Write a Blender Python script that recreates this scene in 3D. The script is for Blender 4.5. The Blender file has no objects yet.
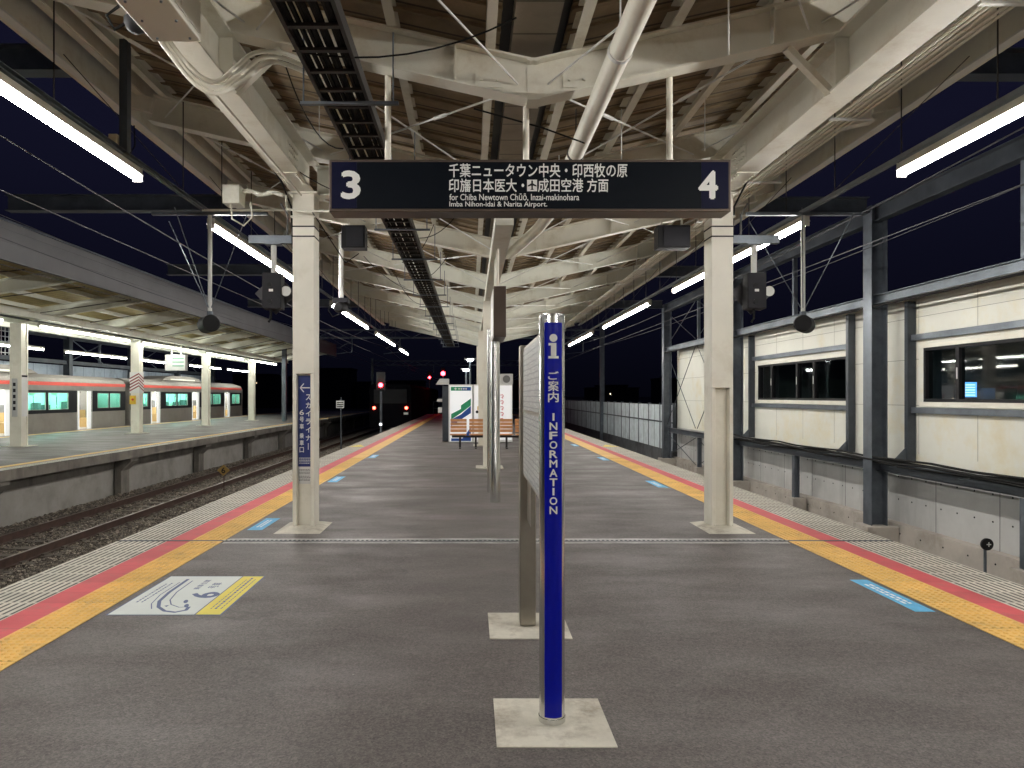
import bpy, math, random
from mathutils import Vector, Matrix
import numpy as np
R = math.radians
random.seed(7)
sc = bpy.context.scene
COL = sc.collection

# ------------------------------------------------------------------ helpers
class MB:
    def __init__(s): s.v = []; s.f = []; s.m = []
    def add(s, vs, fs, mi=0):
        o = len(s.v); s.v += [tuple(v) for v in vs]
        s.f += [tuple(i + o for i in f) for f in fs]; s.m += [mi] * len(fs); return s
    def box(s, x0, x1, y0, y1, z0, z1, mi=0):
        return s.add([(x0,y0,z0),(x1,y0,z0),(x1,y1,z0),(x0,y1,z0),(x0,y0,z1),(x1,y0,z1),(x1,y1,z1),(x0,y1,z1)],
                     [(0,3,2,1),(4,5,6,7),(0,1,5,4),(1,2,6,5),(2,3,7,6),(3,0,4,7)], mi)
    def beam(s, p, q, w, h, off=0.0, mi=0, side=0.0):
        p = Vector(p); q = Vector(q); d = (q-p).normalized()
        up = Vector((0,0,1)) if abs(d.z) < .95 else Vector((0,1,0))
        sd = d.cross(up).normalized(); up = sd.cross(d).normalized()
        c = up*off + sd*side
        vs = []
        for e in (p, q):
            for a, b in ((-1,-1),(1,-1),(1,1),(-1,1)): vs.append(e + c + sd*(a*w/2) + up*(b*h/2))
        return s.add(vs, [(0,1,2,3),(7,6,5,4),(0,4,5,1),(1,5,6,2),(2,6,7,3),(3,7,4,0)], mi)
    def ibeam(s, p, q, w, h, t=.014, mi=0):
        s.beam(p, q, w, t, -h/2+t/2, mi); s.beam(p, q, w, t, h/2-t/2, mi)
        return s.beam(p, q, t*.8, h-2*t-.002, 0, mi)
    def cchan(s, p, q, w, h, t=.006, mi=0):
        s.beam(p, q, w, t, -h/2+t/2, mi); s.beam(p, q, w, t, h/2-t/2, mi)
        return s.beam(p, q, t, h-2*t-.002, 0, mi, side=-w/2+t/2)
    def tube(s, pts, r, n=8, mi=0, cap=True):
        pts = [Vector(p) for p in pts]; rings = []
        for i, p in enumerate(pts):
            d = (pts[min(i+1,len(pts)-1)] - pts[max(i-1,0)]).normalized()
            up = Vector((0,0,1)) if abs(d.z) < .9 else Vector((0,1,0))
            a = d.cross(up).normalized(); b = a.cross(d).normalized()
            rr = r[i] if isinstance(r, (list, tuple)) else r
            rings.append([p + a*(rr*math.cos(2*math.pi*k/n)) + b*(rr*math.sin(2*math.pi*k/n)) for k in range(n)])
        vs = [v for g in rings for v in g]; fs = []
        for i in range(len(pts)-1):
            for k in range(n):
                k2 = (k+1) % n; fs.append((i*n+k, i*n+k2, (i+1)*n+k2, (i+1)*n+k))
        if cap:
            fs.append(tuple(range(n))[::-1]); fs.append(tuple((len(pts)-1)*n+k for k in range(n)))
        return s.add(vs, fs, mi)
    def lathe(s, c, prof, n=24, mi=0):
        c = Vector(c); vs = []; fs = []
        for r, z in prof:
            for k in range(n): vs.append(c + Vector((r*math.cos(2*math.pi*k/n), r*math.sin(2*math.pi*k/n), z)))
        for i in range(len(prof)-1):
            for k in range(n):
                k2 = (k+1) % n; fs.append((i*n+k, i*n+k2, (i+1)*n+k2, (i+1)*n+k))
        fs.append(tuple(range(n))[::-1]); fs.append(tuple((len(prof)-1)*n+k for k in range(n)))
        return s.add(vs, fs, mi)
    def prism(s, poly, axis, a0, a1, mi=0):
        # poly 2-D points; axis 'x','y','z' is the extrusion direction
        def P(u, v, a): return {'x': (a,u,v), 'y': (u,a,v), 'z': (u,v,a)}[axis]
        n = len(poly)
        vs = [P(u,v,a0) for u,v in poly] + [P(u,v,a1) for u,v in poly]
        fs = [tuple(range(n)), tuple(range(2*n-1, n-1, -1))]
        for k in range(n): fs.append((k, k+n, (k+1)%n+n, (k+1)%n))
        return s.add(vs, fs, mi)
    def build(s, name, mats, parent=None, bevel=0, smooth=False):
        me = bpy.data.meshes.new(name); me.from_pydata(s.v, [], s.f)
        ms = mats if isinstance(mats, (list, tuple)) else [mats]
        for m in ms: me.materials.append(m)
        if len(ms) > 1: me.polygons.foreach_set('material_index', s.m)
        import bmesh
        bm = bmesh.new(); bm.from_mesh(me); bmesh.ops.recalc_face_normals(bm, faces=bm.faces); bm.to_mesh(me); bm.free()
        o = bpy.data.objects.new(name, me); COL.objects.link(o)
        if parent is not None:
            o.parent = parent
            o.matrix_parent_inverse = wm(parent).inverted()
        if smooth:
            me.shade_smooth()
            if hasattr(me, 'set_sharp_from_angle'): me.set_sharp_from_angle(angle=R(40))
        if bevel:
            b = o.modifiers.new('bevel', 'BEVEL'); b.width = bevel; b.segments = 2; b.limit_method = 'ANGLE'; b.angle_limit = R(35)
        return o
def wm(o):
    m = o.matrix_parent_inverse @ o.matrix_basis if o.parent else o.matrix_basis.copy()
    return wm(o.parent) @ m if o.parent else m
def tag(o, label=None, cat=None, group=None, kind=None):
    if label: o['label'] = label
    if cat: o['category'] = cat
    if group: o['group'] = group
    if kind: o['kind'] = kind
    return o
def thing(name, loc, label, cat, group=None):
    o = bpy.data.objects.new(name, None); COL.objects.link(o); o.location = loc; o.empty_display_size = .2
    return tag(o, label, cat, group)
def kids(o): return [c for c in bpy.data.objects if c.parent == o]
def copy_tree(o, loc=None, label=None, parent=None, keepz=True):
    c = o.copy(); COL.objects.link(c)
    if parent: c.parent = parent
    for ch in kids(o):
        copy_tree(ch, parent=c)
    if loc is not None: c.location = loc
    if label: c['label'] = label
    return c

# ------------------------------------------------------------------ materials
def mat(name, col, rough=.6, metal=0, var=.12, scale=3.0, bump=0, bscale=60, spec=.5, dirt=None, dscale=.8, coat=0, rvar=0.0, streak=None):
    m = bpy.data.materials.new(name); m.use_nodes = True; nt = m.node_tree; N = nt.nodes; L = nt.links
    b = N['Principled BSDF']; b.inputs['Roughness'].default_value = rough; b.inputs['Metallic'].default_value = metal
    b.inputs['Specular IOR Level'].default_value = spec; b.inputs['Coat Weight'].default_value = coat
    tc = N.new('ShaderNodeTexCoord')
    ns = N.new('ShaderNodeTexNoise'); ns.inputs['Scale'].default_value = scale; ns.inputs['Detail'].default_value = 6; ns.inputs['Roughness'].default_value = .65
    L.new(tc.outputs['Object'], ns.inputs['Vector'])
    mr = N.new('ShaderNodeMapRange'); mr.inputs['From Min'].default_value = .3; mr.inputs['From Max'].default_value = .7
    mr.inputs['To Min'].default_value = 1-var; mr.inputs['To Max'].default_value = 1+var*.6; L.new(ns.outputs['Fac'], mr.inputs['Value'])
    mx = N.new('ShaderNodeMix'); mx.data_type = 'RGBA'; mx.blend_type = 'MULTIPLY'; mx.inputs['Factor'].default_value = 1
    mx.inputs['A'].default_value = (*col, 1); L.new(mr.outputs['Result'], mx.inputs['B'])
    out = mx.outputs['Result']
    if dirt:
        n2 = N.new('ShaderNodeTexNoise'); n2.inputs['Scale'].default_value = dscale; n2.inputs['Detail'].default_value = 8; n2.inputs['Roughness'].default_value = .7
        if streak:
            mp = N.new('ShaderNodeMapping'); mp.inputs['Scale'].default_value = streak; L.new(tc.outputs['Object'], mp.inputs['Vector']); L.new(mp.outputs['Vector'], n2.inputs['Vector'])
        else: L.new(tc.outputs['Object'], n2.inputs['Vector'])
        r2 = N.new('ShaderNodeMapRange'); r2.inputs['From Min'].default_value = .5; r2.inputs['From Max'].default_value = .72; L.new(n2.outputs['Fac'], r2.inputs['Value'])
        m2 = N.new('ShaderNodeMix'); m2.data_type = 'RGBA'; L.new(r2.outputs['Result'], m2.inputs['Factor'])
        L.new(out, m2.inputs['A']); m2.inputs['B'].default_value = (*dirt, 1); out = m2.outputs['Result']
    L.new(out, b.inputs['Base Color'])
    if rvar:
        r3 = N.new('ShaderNodeMapRange'); r3.inputs['From Min'].default_value = .35; r3.inputs['From Max'].default_value = .65
        r3.inputs['To Min'].default_value = rough-rvar; r3.inputs['To Max'].default_value = rough+rvar
        n3 = N.new('ShaderNodeTexNoise'); n3.inputs['Scale'].default_value = scale*.5; n3.inputs['Detail'].default_value = 5
        L.new(tc.outputs['Object'], n3.inputs['Vector']); L.new(n3.outputs['Fac'], r3.inputs['Value']); L.new(r3.outputs['Result'], b.inputs['Roughness'])
    if bump:
        nb = N.new('ShaderNodeTexNoise'); nb.inputs['Scale'].default_value = bscale; nb.inputs['Detail'].default_value = 4; L.new(tc.outputs['Object'], nb.inputs['Vector'])
        bp = N.new('ShaderNodeBump'); bp.inputs['Strength'].default_value = bump; bp.inputs['Distance'].default_value = .01
        L.new(nb.outputs['Fac'], bp.inputs['Height']); L.new(bp.outputs['Normal'], b.inputs['Normal'])
    return m
def emit(name, col, strength, base=None):
    m = bpy.data.materials.new(name); m.use_nodes = True; b = m.node_tree.nodes['Principled BSDF']
    b.inputs['Base Color'].default_value = (*(base or col), 1); b.inputs['Emission Color'].default_value = (*col, 1); b.inputs['Emission Strength'].default_value = strength
    return m
def math_node(N, L, op, a, b=None, c=None):
    n = N.new('ShaderNodeMath'); n.operation = op
    for i, v in enumerate((a, b, c)):
        if v is None: continue
        if isinstance(v, (int, float)): n.inputs[i].default_value = v
        else: L.new(v, n.inputs[i])
    return n.outputs[0]

M = {}
M['cream'] = mat('cream_paint', (.83,.80,.70), .42, var=.07, scale=1.5, dirt=(.70,.66,.55), dscale=2.2, bump=.05)
M['beam'] = mat('beam_paint', (.76,.735,.64), .5, var=.12, scale=1.6, dirt=(.50,.44,.33), dscale=1.6, bump=.05)
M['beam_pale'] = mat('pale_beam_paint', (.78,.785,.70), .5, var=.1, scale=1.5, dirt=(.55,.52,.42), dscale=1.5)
M['galv'] = mat('galvanised_steel', (.14,.16,.185), .45, .55, var=.3, scale=4, rvar=.12)
M['dark_galv'] = mat('dark_galvanised_steel', (.065,.075,.09), .5, .35, var=.35, scale=3, rvar=.1)
M['chrome'] = mat('polished_stainless', (.66,.66,.64), .2, 1, var=.06, scale=6)
M['brushed'] = mat('brushed_stainless', (.36,.33,.28), .36, .9, var=.12, scale=8)
M['blue'] = mat('deep_blue_film', (.002,.006,.30), .25, spec=.25, var=.05, scale=5)
M['sign_blue'] = mat('sign_blue_film', (.02,.035,.17), .3, var=.05)
M['white'] = mat('white_film', (.8,.8,.78), .4, var=.04)
M['offwhite'] = mat('soft_white_paint', (.7,.7,.68), .45, var=.07)
M['sign_black'] = mat('sign_black_face', (.004,.006,.010), .35, var=.05, spec=.12)
M['sign_navy'] = mat('sign_navy_face', (.005,.006,.026), .35, var=.05, spec=.12)
M['sign_frame'] = mat('bronze_frame', (.10,.075,.06), .4, .5, var=.1)
M['black'] = mat('black_plastic', (.012,.012,.014), .6, var=.15, spec=.25)
M['black_steel'] = mat('black_steel', (.035,.032,.03), .5, .3, var=.2)
M['charcoal'] = mat('charcoal_box', (.018,.018,.023), .65, var=.15, spec=.25)
M['rubber'] = mat('cable_rubber', (.012,.012,.012), .7, spec=.2)
M['pad'] = mat('mortar_pad', (.60,.57,.49), .8, var=.18, scale=6, dirt=(.27,.23,.18), dscale=4, bump=.2)
M['concrete'] = mat('grey_concrete', (.27,.255,.235), .85, var=.18, scale=1.6, dirt=(.16,.15,.135), dscale=.9, bump=.15, bscale=30)
M['concrete_panel'] = mat('concrete_panel', (.50,.50,.49), .75, var=.22, scale=.5, dirt=(.34,.34,.33), dscale=1.6, streak=(1,1,.15), bump=.1)
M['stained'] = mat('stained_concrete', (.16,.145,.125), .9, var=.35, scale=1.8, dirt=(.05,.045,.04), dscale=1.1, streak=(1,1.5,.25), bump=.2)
M['plinth'] = mat('plinth_concrete', (.48,.44,.39), .85, var=.2, scale=1.2, dirt=(.30,.26,.22), dscale=1.4, bump=.12)
M['panel'] = mat('cream_wall_panel', (.76,.755,.68), .7, var=.06, scale=.8, dirt=(.70,.60,.36), dscale=.42, bump=.05)
M['rail'] = mat('rusty_rail', (.07,.04,.03), .6, .3, var=.4, scale=6)
M['railtop'] = mat('rail_head', (.22,.18,.16), .35, .8, var=.2, scale=4)
M['wire'] = mat('overhead_wire_metal', (.07,.07,.075), .6, .3)
M['sleeper'] = mat('sleeper_concrete', (.13,.11,.09), .9, var=.3, scale=4)
M['wood'] = mat('bench_wood', (.58,.28,.11), .5, var=.25, scale=6)
M['stainless'] = mat('train_stainless', (.36,.345,.32), .42, .6, var=.15, scale=1.5, rvar=.1)
M['red'] = mat('red_stripe_paint', (.68,.09,.07), .5, var=.06)
M['train_dark'] = mat('train_dark_band', (.008,.009,.012), .5, spec=.2, var=.1)
M['train_roof'] = mat('train_roof_grey', (.22,.20,.18), .7, var=.15)
M['decal_blue'] = mat('light_blue_decal', (.10,.42,.70), .6, var=.2, scale=12)
M['decal_white'] = mat('floor_sheet_white', (.62,.66,.64), .55, var=.06)
M['decal_yellow'] = mat('floor_sheet_yellow', (.72,.60,.07), .55, var=.08)
M['decal_navy'] = mat('floor_sheet_navy', (.09,.12,.24), .6, var=.05)
M['decal_red'] = mat('sign_red', (.6,.03,.03), .5)
M['green'] = mat('ad_green', (.02,.30,.14), .4)
M['ad_blue'] = mat('ad_blue', (.015,.08,.36), .4)
M['yellow'] = mat('yellow_box', (.75,.48,.04), .5)
M['hatch'] = mat('hatch_maroon', (.28,.04,.06), .5)
M['grille'] = mat('grey_grille', (.12,.12,.12), .6)
M['tube'] = emit('lamp_tube_white', (1,.97,.92), 92)
M['tube_far'] = emit('lamp_tube_greenish_white', (.97,1,.92), 66)
M['lamp_body'] = mat('lamp_housing_white', (.55,.53,.48), .4, var=.06)
M['sig_red'] = emit('signal_red', (1,.02,.03), 30)
M['sig_green'] = emit('signal_green', (.03,1,.45), 9)
M['tail_red'] = emit('tail_lamp_red', (1,.05,.03), 18)
M['flood'] = emit('platform_lamp_white', (.95,1,1), 40)
M['lit_cream'] = emit('train_poster_glow_cream', (1,.93,.75), .55, (.6,.55,.45))  # faint glow put on the hanging posters in the train
M['lit_white'] = emit('door_leaf_glow_white', (.95,.97,.95), .3, (.6,.6,.6))  # train door leaves glow in place of light from inside the car
M['screen'] = emit('monitor_blue', (.12,.4,1), 1.6)
M['ambient_dot'] = emit('white_indicator', (.9,.95,1), 1.2)

def asphalt():
    m = bpy.data.materials.new('worn_asphalt'); m.use_nodes = True; nt = m.node_tree; N = nt.nodes; L = nt.links; b = N['Principled BSDF']
    tc = N.new('ShaderNodeTexCoord'); o = tc.outputs['Object']
    def noise(s, d=5, mp=None):
        n = N.new('ShaderNodeTexNoise'); n.inputs['Scale'].default_value = s; n.inputs['Detail'].default_value = d; n.inputs['Roughness'].default_value = .6
        if mp:
            q = N.new('ShaderNodeMapping'); q.inputs['Scale'].default_value = mp; L.new(o, q.inputs['Vector']); L.new(q.outputs['Vector'], n.inputs['Vector'])
        else: L.new(o, n.inputs['Vector'])
        return n.outputs['Fac']
    fine = noise(230, 3); mid = noise(28, 6); big = noise(.75, 6); streak = noise(1.3, 8, (.6, 1.3, 1)); ag = N.new('ShaderNodeTexVoronoi'); ag.inputs['Scale'].default_value = 105; L.new(o, ag.inputs['Vector'])
    def mr(v, a, c, lo, hi):
        n = N.new('ShaderNodeMapRange'); L.new(v, n.inputs['Value']); n.inputs['From Min'].default_value = a; n.inputs['From Max'].default_value = c
        n.inputs['To Min'].default_value = lo; n.inputs['To Max'].default_value = hi; return n.outputs['Result']
    f = math_node(N, L, 'MULTIPLY', mr(fine, .3, .7, .66, 1.34), mr(mid, .3, .7, .80, 1.2))
    f = math_node(N, L, 'MULTIPLY', f, mr(big, .32, .68, .90, 1.11))
    f = math_node(N, L, 'MULTIPLY', f, mr(streak, .35, .7, .96, 1.06))
    sp = mr(ag.outputs['Color'], .0, 1, .58, 1.55); f = math_node(N, L, 'MULTIPLY', f, sp)
    mx = N.new('ShaderNodeMix'); mx.data_type = 'RGBA'; mx.blend_type = 'MULTIPLY'; mx.inputs['Factor'].default_value = 1
    mx.inputs['A'].default_value = (.090,.078,.074,1); L.new(f, mx.inputs['B'])
    # pale specks and dropped spots
    v2 = N.new('ShaderNodeTexVoronoi'); v2.inputs['Scale'].default_value = 2.3; L.new(o, v2.inputs['Vector'])
    spot = mr(v2.outputs['Distance'], .012, .02, .6, 0)
    m2 = N.new('ShaderNodeMix'); m2.data_type = 'RGBA'; L.new(spot, m2.inputs['Factor']); L.new(mx.outputs['Result'], m2.inputs['A']); m2.inputs['B'].default_value = (.35,.33,.31,1)
    v3 = N.new('ShaderNodeTexVoronoi'); v3.inputs['Scale'].default_value = 1.1; v3.inputs['Randomness'].default_value = 1; L.new(o, v3.inputs['Vector'])
    dist = math_node(N, L, 'ADD', v3.outputs['Distance'], math_node(N, L, 'MULTIPLY', mid, .06))
    gum = mr(dist, .055, .075, .55, 0)
    m4 = N.new('ShaderNodeMix'); m4.data_type = 'RGBA'; L.new(gum, m4.inputs['Factor']); L.new(m2.outputs['Result'], m4.inputs['A']); m4.inputs['B'].default_value = (.045,.042,.04,1)
    # faint hairline cracks
    cv = N.new('ShaderNodeTexVoronoi'); cv.feature = 'DISTANCE_TO_EDGE'; cv.inputs['Scale'].default_value = .28
    nd = N.new('ShaderNodeTexNoise'); nd.inputs['Scale'].default_value = 1.6; nd.inputs['Detail'].default_value = 6; L.new(o, nd.inputs['Vector'])
    va = N.new('ShaderNodeVectorMath'); va.operation = 'MULTIPLY_ADD'; L.new(nd.outputs['Color'], va.inputs[0]); va.inputs[1].default_value = (.9,.9,0); L.new(o, va.inputs[2]); L.new(va.outputs[0], cv.inputs['Vector'])
    crk = mr(cv.outputs['Distance'], .0005, .0022, .5, 0)
    m5 = N.new('ShaderNodeMix'); m5.data_type = 'RGBA'; L.new(crk, m5.inputs['Factor']); L.new(m4.outputs['Result'], m5.inputs['A']); m5.inputs['B'].default_value = (.05,.046,.044,1)
    L.new(m5.outputs['Result'], b.inputs['Base Color'])
    rr = math_node(N, L, 'MULTIPLY', mr(streak, .35, .68, .78, .46), mr(big, .3, .7, 1.0, .85)); L.new(rr, b.inputs['Roughness'])
    bp = N.new('ShaderNodeBump'); bp.inputs['Strength'].default_value = .35; bp.inputs['Distance'].default_value = .004
    h = math_node(N, L, 'ADD', fine, ag.outputs['Distance']); L.new(h, bp.inputs['Height']); L.new(bp.outputs['Normal'], b.inputs['Normal'])
    return m
M['asphalt'] = asphalt()

def tactile(name, col, kind):
    """kind 'dots' (yellow warning tiles), 'bars' (pale anti-slip bars), 'plain' (red strip)."""
    m = bpy.data.materials.new(name); m.use_nodes = True; nt = m.node_tree; N = nt.nodes; L = nt.links; b = N['Principled BSDF']
    tc = N.new('ShaderNodeTexCoord'); sx = N.new('ShaderNodeSeparateXYZ'); L.new(tc.outputs['Object'], sx.inputs[0])
    X, Y = sx.outputs[0], sx.outputs[1]
    ns = N.new('ShaderNodeTexNoise'); ns.inputs['Scale'].default_value = 2.2; ns.inputs['Detail'].default_value = 8; ns.inputs['Roughness'].default_value = .7; L.new(tc.outputs['Object'], ns.inputs['Vector'])
    mr = N.new('ShaderNodeMapRange'); L.new(ns.outputs['Fac'], mr.inputs['Value']); mr.inputs['From Min'].default_value = .3; mr.inputs['From Max'].default_value = .7; mr.inputs['To Min'].default_value = .84; mr.inputs['To Max'].default_value = 1.12
    # tile joints across the strip every 0.3 m
    fy = math_node(N, L, 'FRACT', math_node(N, L, 'MULTIPLY', Y, 1/.3))
    joint = math_node(N, L, 'GREATER_THAN', math_node(N, L, 'ABSOLUTE', math_node(N, L, 'SUBTRACT', fy, .5)), .486)
    # per-tile tone
    ty = math_node(N, L, 'FLOOR', math_node(N, L, 'MULTIPLY', Y, 1/.3)); wn = N.new('ShaderNodeTexWhiteNoise'); wn.noise_dimensions = '1D'; L.new(ty, wn.inputs['W'])
    tone = math_node(N, L, 'MULTIPLY', math_node(N, L, 'ADD', math_node(N, L, 'MULTIPLY', wn.outputs['Value'], .14), .92), mr.outputs['Result'])
    mx = N.new('ShaderNodeMix'); mx.data_type = 'RGBA'; mx.blend_type = 'MULTIPLY'; mx.inputs['Factor'].default_value = 1; mx.inputs['A'].default_value = (*col, 1); L.new(tone, mx.inputs['B'])
    m2 = N.new('ShaderNodeMix'); m2.data_type = 'RGBA'; L.new(mx.outputs['Result'], m2.inputs['A']); m2.inputs['B'].default_value = tuple(c*.35 for c in col) + (1,)
    height = None
    if kind == 'dots':
        p = .05
        dx = math_node(N, L, 'SUBTRACT', math_node(N, L, 'FRACT', math_node(N, L, 'MULTIPLY', X, 1/p)), .5)
        dy = math_node(N, L, 'SUBTRACT', math_node(N, L, 'FRACT', math_node(N, L, 'MULTIPLY', Y, 1/p)), .5)
        d = math_node(N, L, 'SQRT', math_node(N, L, 'ADD', math_node(N, L, 'MULTIPLY', dx, dx), math_node(N, L, 'MULTIPLY', dy, dy)))
        q = N.new('ShaderNodeMapRange'); q.interpolation_type = 'SMOOTHSTEP'; L.new(d, q.inputs['Value']); q.inputs['From Min'].default_value = .2; q.inputs['From Max'].default_value = .34; q.inputs['To Min'].default_value = 1; q.inputs['To Max'].default_value = 0
        height = q.outputs['Result']; L.new(joint, m2.inputs['Factor'])
    elif kind == 'bars':
        p = .06
        fx = math_node(N, L, 'FRACT', math_node(N, L, 'MULTIPLY', math_node(N, L, 'ADD', X, .008), 1/p))
        gap = math_node(N, L, 'GREATER_THAN', math_node(N, L, 'ABSOLUTE', math_node(N, L, 'SUBTRACT', fx, .5)), .30)
        brk = math_node(N, L, 'GREATER_THAN', math_node(N, L, 'ABSOLUTE', math_node(N, L, 'SUBTRACT', fy, .5)), .46)
        gap = math_node(N, L, 'MULTIPLY', gap, math_node(N, L, 'SUBTRACT', 1, brk))
        L.new(gap, m2.inputs['Factor']); m2.inputs['B'].default_value = (.055,.05,.045,1)
        height = math_node(N, L, 'SUBTRACT', 1, gap)
    else:
        L.new(joint, m2.inputs['Factor']); m2.inputs['B'].default_value = tuple(c*.75 for c in col) + (1,)
    n5 = N.new('ShaderNodeTexNoise'); n5.inputs['Scale'].default_value = 6; n5.inputs['Detail'].default_value = 9; n5.inputs['Roughness'].default_value = .75; L.new(tc.outputs['Object'], n5.inputs['Vector'])
    r5 = N.new('ShaderNodeMapRange'); L.new(n5.outputs['Fac'], r5.inputs['Value']); r5.inputs['From Min'].default_value = .52; r5.inputs['From Max'].default_value = .74; r5.inputs['To Max'].default_value = .55
    m3 = N.new('ShaderNodeMix'); m3.data_type = 'RGBA'; L.new(r5.outputs['Result'], m3.inputs['Factor']); L.new(m2.outputs['Result'], m3.inputs['A']); m3.inputs['B'].default_value = (.2,.17,.13,1)
    L.new(m3.outputs['Result'], b.inputs['Base Color']); b.inputs['Roughness'].default_value = .6
    if height is not None:
        bp = N.new('ShaderNodeBump'); bp.inputs['Strength'].default_value = .9; bp.inputs['Distance'].default_value = .005; L.new(height, bp.inputs['Height']); L.new(bp.outputs['Normal'], b.inputs['Normal'])
    return m
M['t_yellow'] = tactile('yellow_tactile_tile', (.74,.46,.13), 'plain')
M['t_red'] = tactile('red_edge_strip', (.56,.085,.10), 'plain')
M['t_bars'] = tactile('pale_ribbed_edge_tile', (.58,.55,.47), 'bars')

def striped(name, colA, colB, axis, period, frac, rough=.6, var=.15, bump=0.0):
    m = mat(name, colA, rough, var=var, scale=2.5, dirt=tuple(c*.6 for c in colA), dscale=1.2)
    nt = m.node_tree; N = nt.nodes; L = nt.links; b = N['Principled BSDF']
    src = b.inputs['Base Color'].links[0].from_socket
    tc = N.new('ShaderNodeTexCoord'); sx = N.new('ShaderNodeSeparateXYZ'); L.new(tc.outputs['Object'], sx.inputs[0])
    f = math_node(N, L, 'FRACT', math_node(N, L, 'MULTIPLY', sx.outputs[axis], 1/period))
    g = math_node(N, L, 'LESS_THAN', f, frac)
    m2 = N.new('ShaderNodeMix'); m2.data_type = 'RGBA'; L.new(g, m2.inputs['Factor']); L.new(src, m2.inputs['A']); m2.inputs['B'].default_value = (*colB, 1)
    L.new(m2.outputs['Result'], b.inputs['Base Color'])
    if bump:
        bp = N.new('ShaderNodeBump'); bp.inputs['Strength'].default_value = bump; bp.inputs['Distance'].default_value = .02; bp.invert = True; L.new(g, bp.inputs['Height']); L.new(bp.outputs['Normal'], b.inputs['Normal'])
    return m
M['deck'] = striped('brown_roof_deck', (.29,.215,.13), (.07,.05,.032), 1, .32, .09, .75, .35, .6)
M['deck_far'] = striped('ochre_roof_deck', (.50,.42,.20), (.24,.19,.09), 1, .25, .10, .75, .2, .6)
M['gutter'] = striped('gutter_box_sheet', (.26,.22,.17), (.10,.085,.06), 1, .45, .05, .6, .15, .4)
M['fascia'] = mat('fascia_sheet', (.125,.125,.13), .6, .1, var=.15, scale=1)
M['fence_panel'] = striped('noise_fence_panel', (.66,.72,.75), (.10,.12,.13), 1, 1.0, .05, .4, .2)
M['blue_panel'] = striped('pale_blue_wall_panel', (.34,.40,.48), (.16,.19,.24), 1, 1.2, .04, .5, .1)

def ballast_mat():
    m = bpy.data.materials.new('ballast_stone'); m.use_nodes = True; nt = m.node_tree; N = nt.nodes; L = nt.links; b = N['Principled BSDF']
    tc = N.new('ShaderNodeTexCoord'); v = N.new('ShaderNodeTexVoronoi'); v.inputs['Scale'].default_value = 19; L.new(tc.outputs['Object'], v.inputs['Vector'])
    v2 = N.new('ShaderNodeTexVoronoi'); v2.feature = 'DISTANCE_TO_EDGE'; v2.inputs['Scale'].default_value = 19; L.new(tc.outputs['Object'], v2.inputs['Vector'])
    bw = N.new('ShaderNodeSeparateColor'); L.new(v.outputs['Color'], bw.inputs[0])
    cr = N.new('ShaderNodeValToRGB'); L.new(bw.outputs[0], cr.inputs[0])
    e = cr.color_ramp.elements; e[0].color = (.075,.062,.05,1); e[1].color = (.36,.31,.25,1); x = e.new(.5); x.color = (.17,.145,.115,1)
    r = N.new('ShaderNodeMapRange'); L.new(v2.outputs['Distance'], r.inputs['Value']); r.inputs['From Max'].default_value = .12; r.inputs['To Min'].default_value = .25; r.inputs['To Max'].default_value = 1
    mx = N.new('ShaderNodeMix'); mx.data_type = 'RGBA'; mx.blend_type = 'MULTIPLY'; mx.inputs['Factor'].default_value = 1; L.new(cr.outputs[0], mx.inputs['A']); L.new(r.outputs[0], mx.inputs['B'])
    L.new(mx.outputs['Result'], b.inputs['Base Color']); b.inputs['Roughness'].default_value = .9
    bp = N.new('ShaderNodeBump'); bp.inputs['Strength'].default_value = 1; bp.inputs['Distance'].default_value = .03; L.new(r.outputs[0], bp.inputs['Height']); L.new(bp.outputs['Normal'], b.inputs['Normal'])
    return m
M['ballast'] = ballast_mat()

def glass_mat(name, tint, alpha):
    m = bpy.data.materials.new(name); m.use_nodes = True; nt = m.node_tree; N = nt.nodes; L = nt.links
    N.remove(N['Principled BSDF']); out = N['Material Output']
    t = N.new('ShaderNodeBsdfTransparent'); t.inputs[0].default_value = (*tint, 1)
    g = N.new('ShaderNodeBsdfGlossy'); g.inputs['Roughness'].default_value = .03
    fr = N.new('ShaderNodeFresnel'); fr.inputs['IOR'].default_value = alpha
    mx = N.new('ShaderNodeMixShader'); ge = N.new('ShaderNodeNewGeometry'); L.new(math_node(N, L, 'MULTIPLY', fr.outputs[0], math_node(N, L, 'SUBTRACT', 1.0, ge.outputs['Backfacing'])), mx.inputs[0]); L.new(t.outputs[0], mx.inputs[1]); L.new(g.outputs[0], mx.inputs[2]); L.new(mx.outputs[0], out.inputs[0])
    return m
M['glass'] = glass_mat('window_glass', (.75,.82,.82), 1.5)
M['clear'] = glass_mat('clear_cover', (.92,.95,.94), 1.45)

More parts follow.
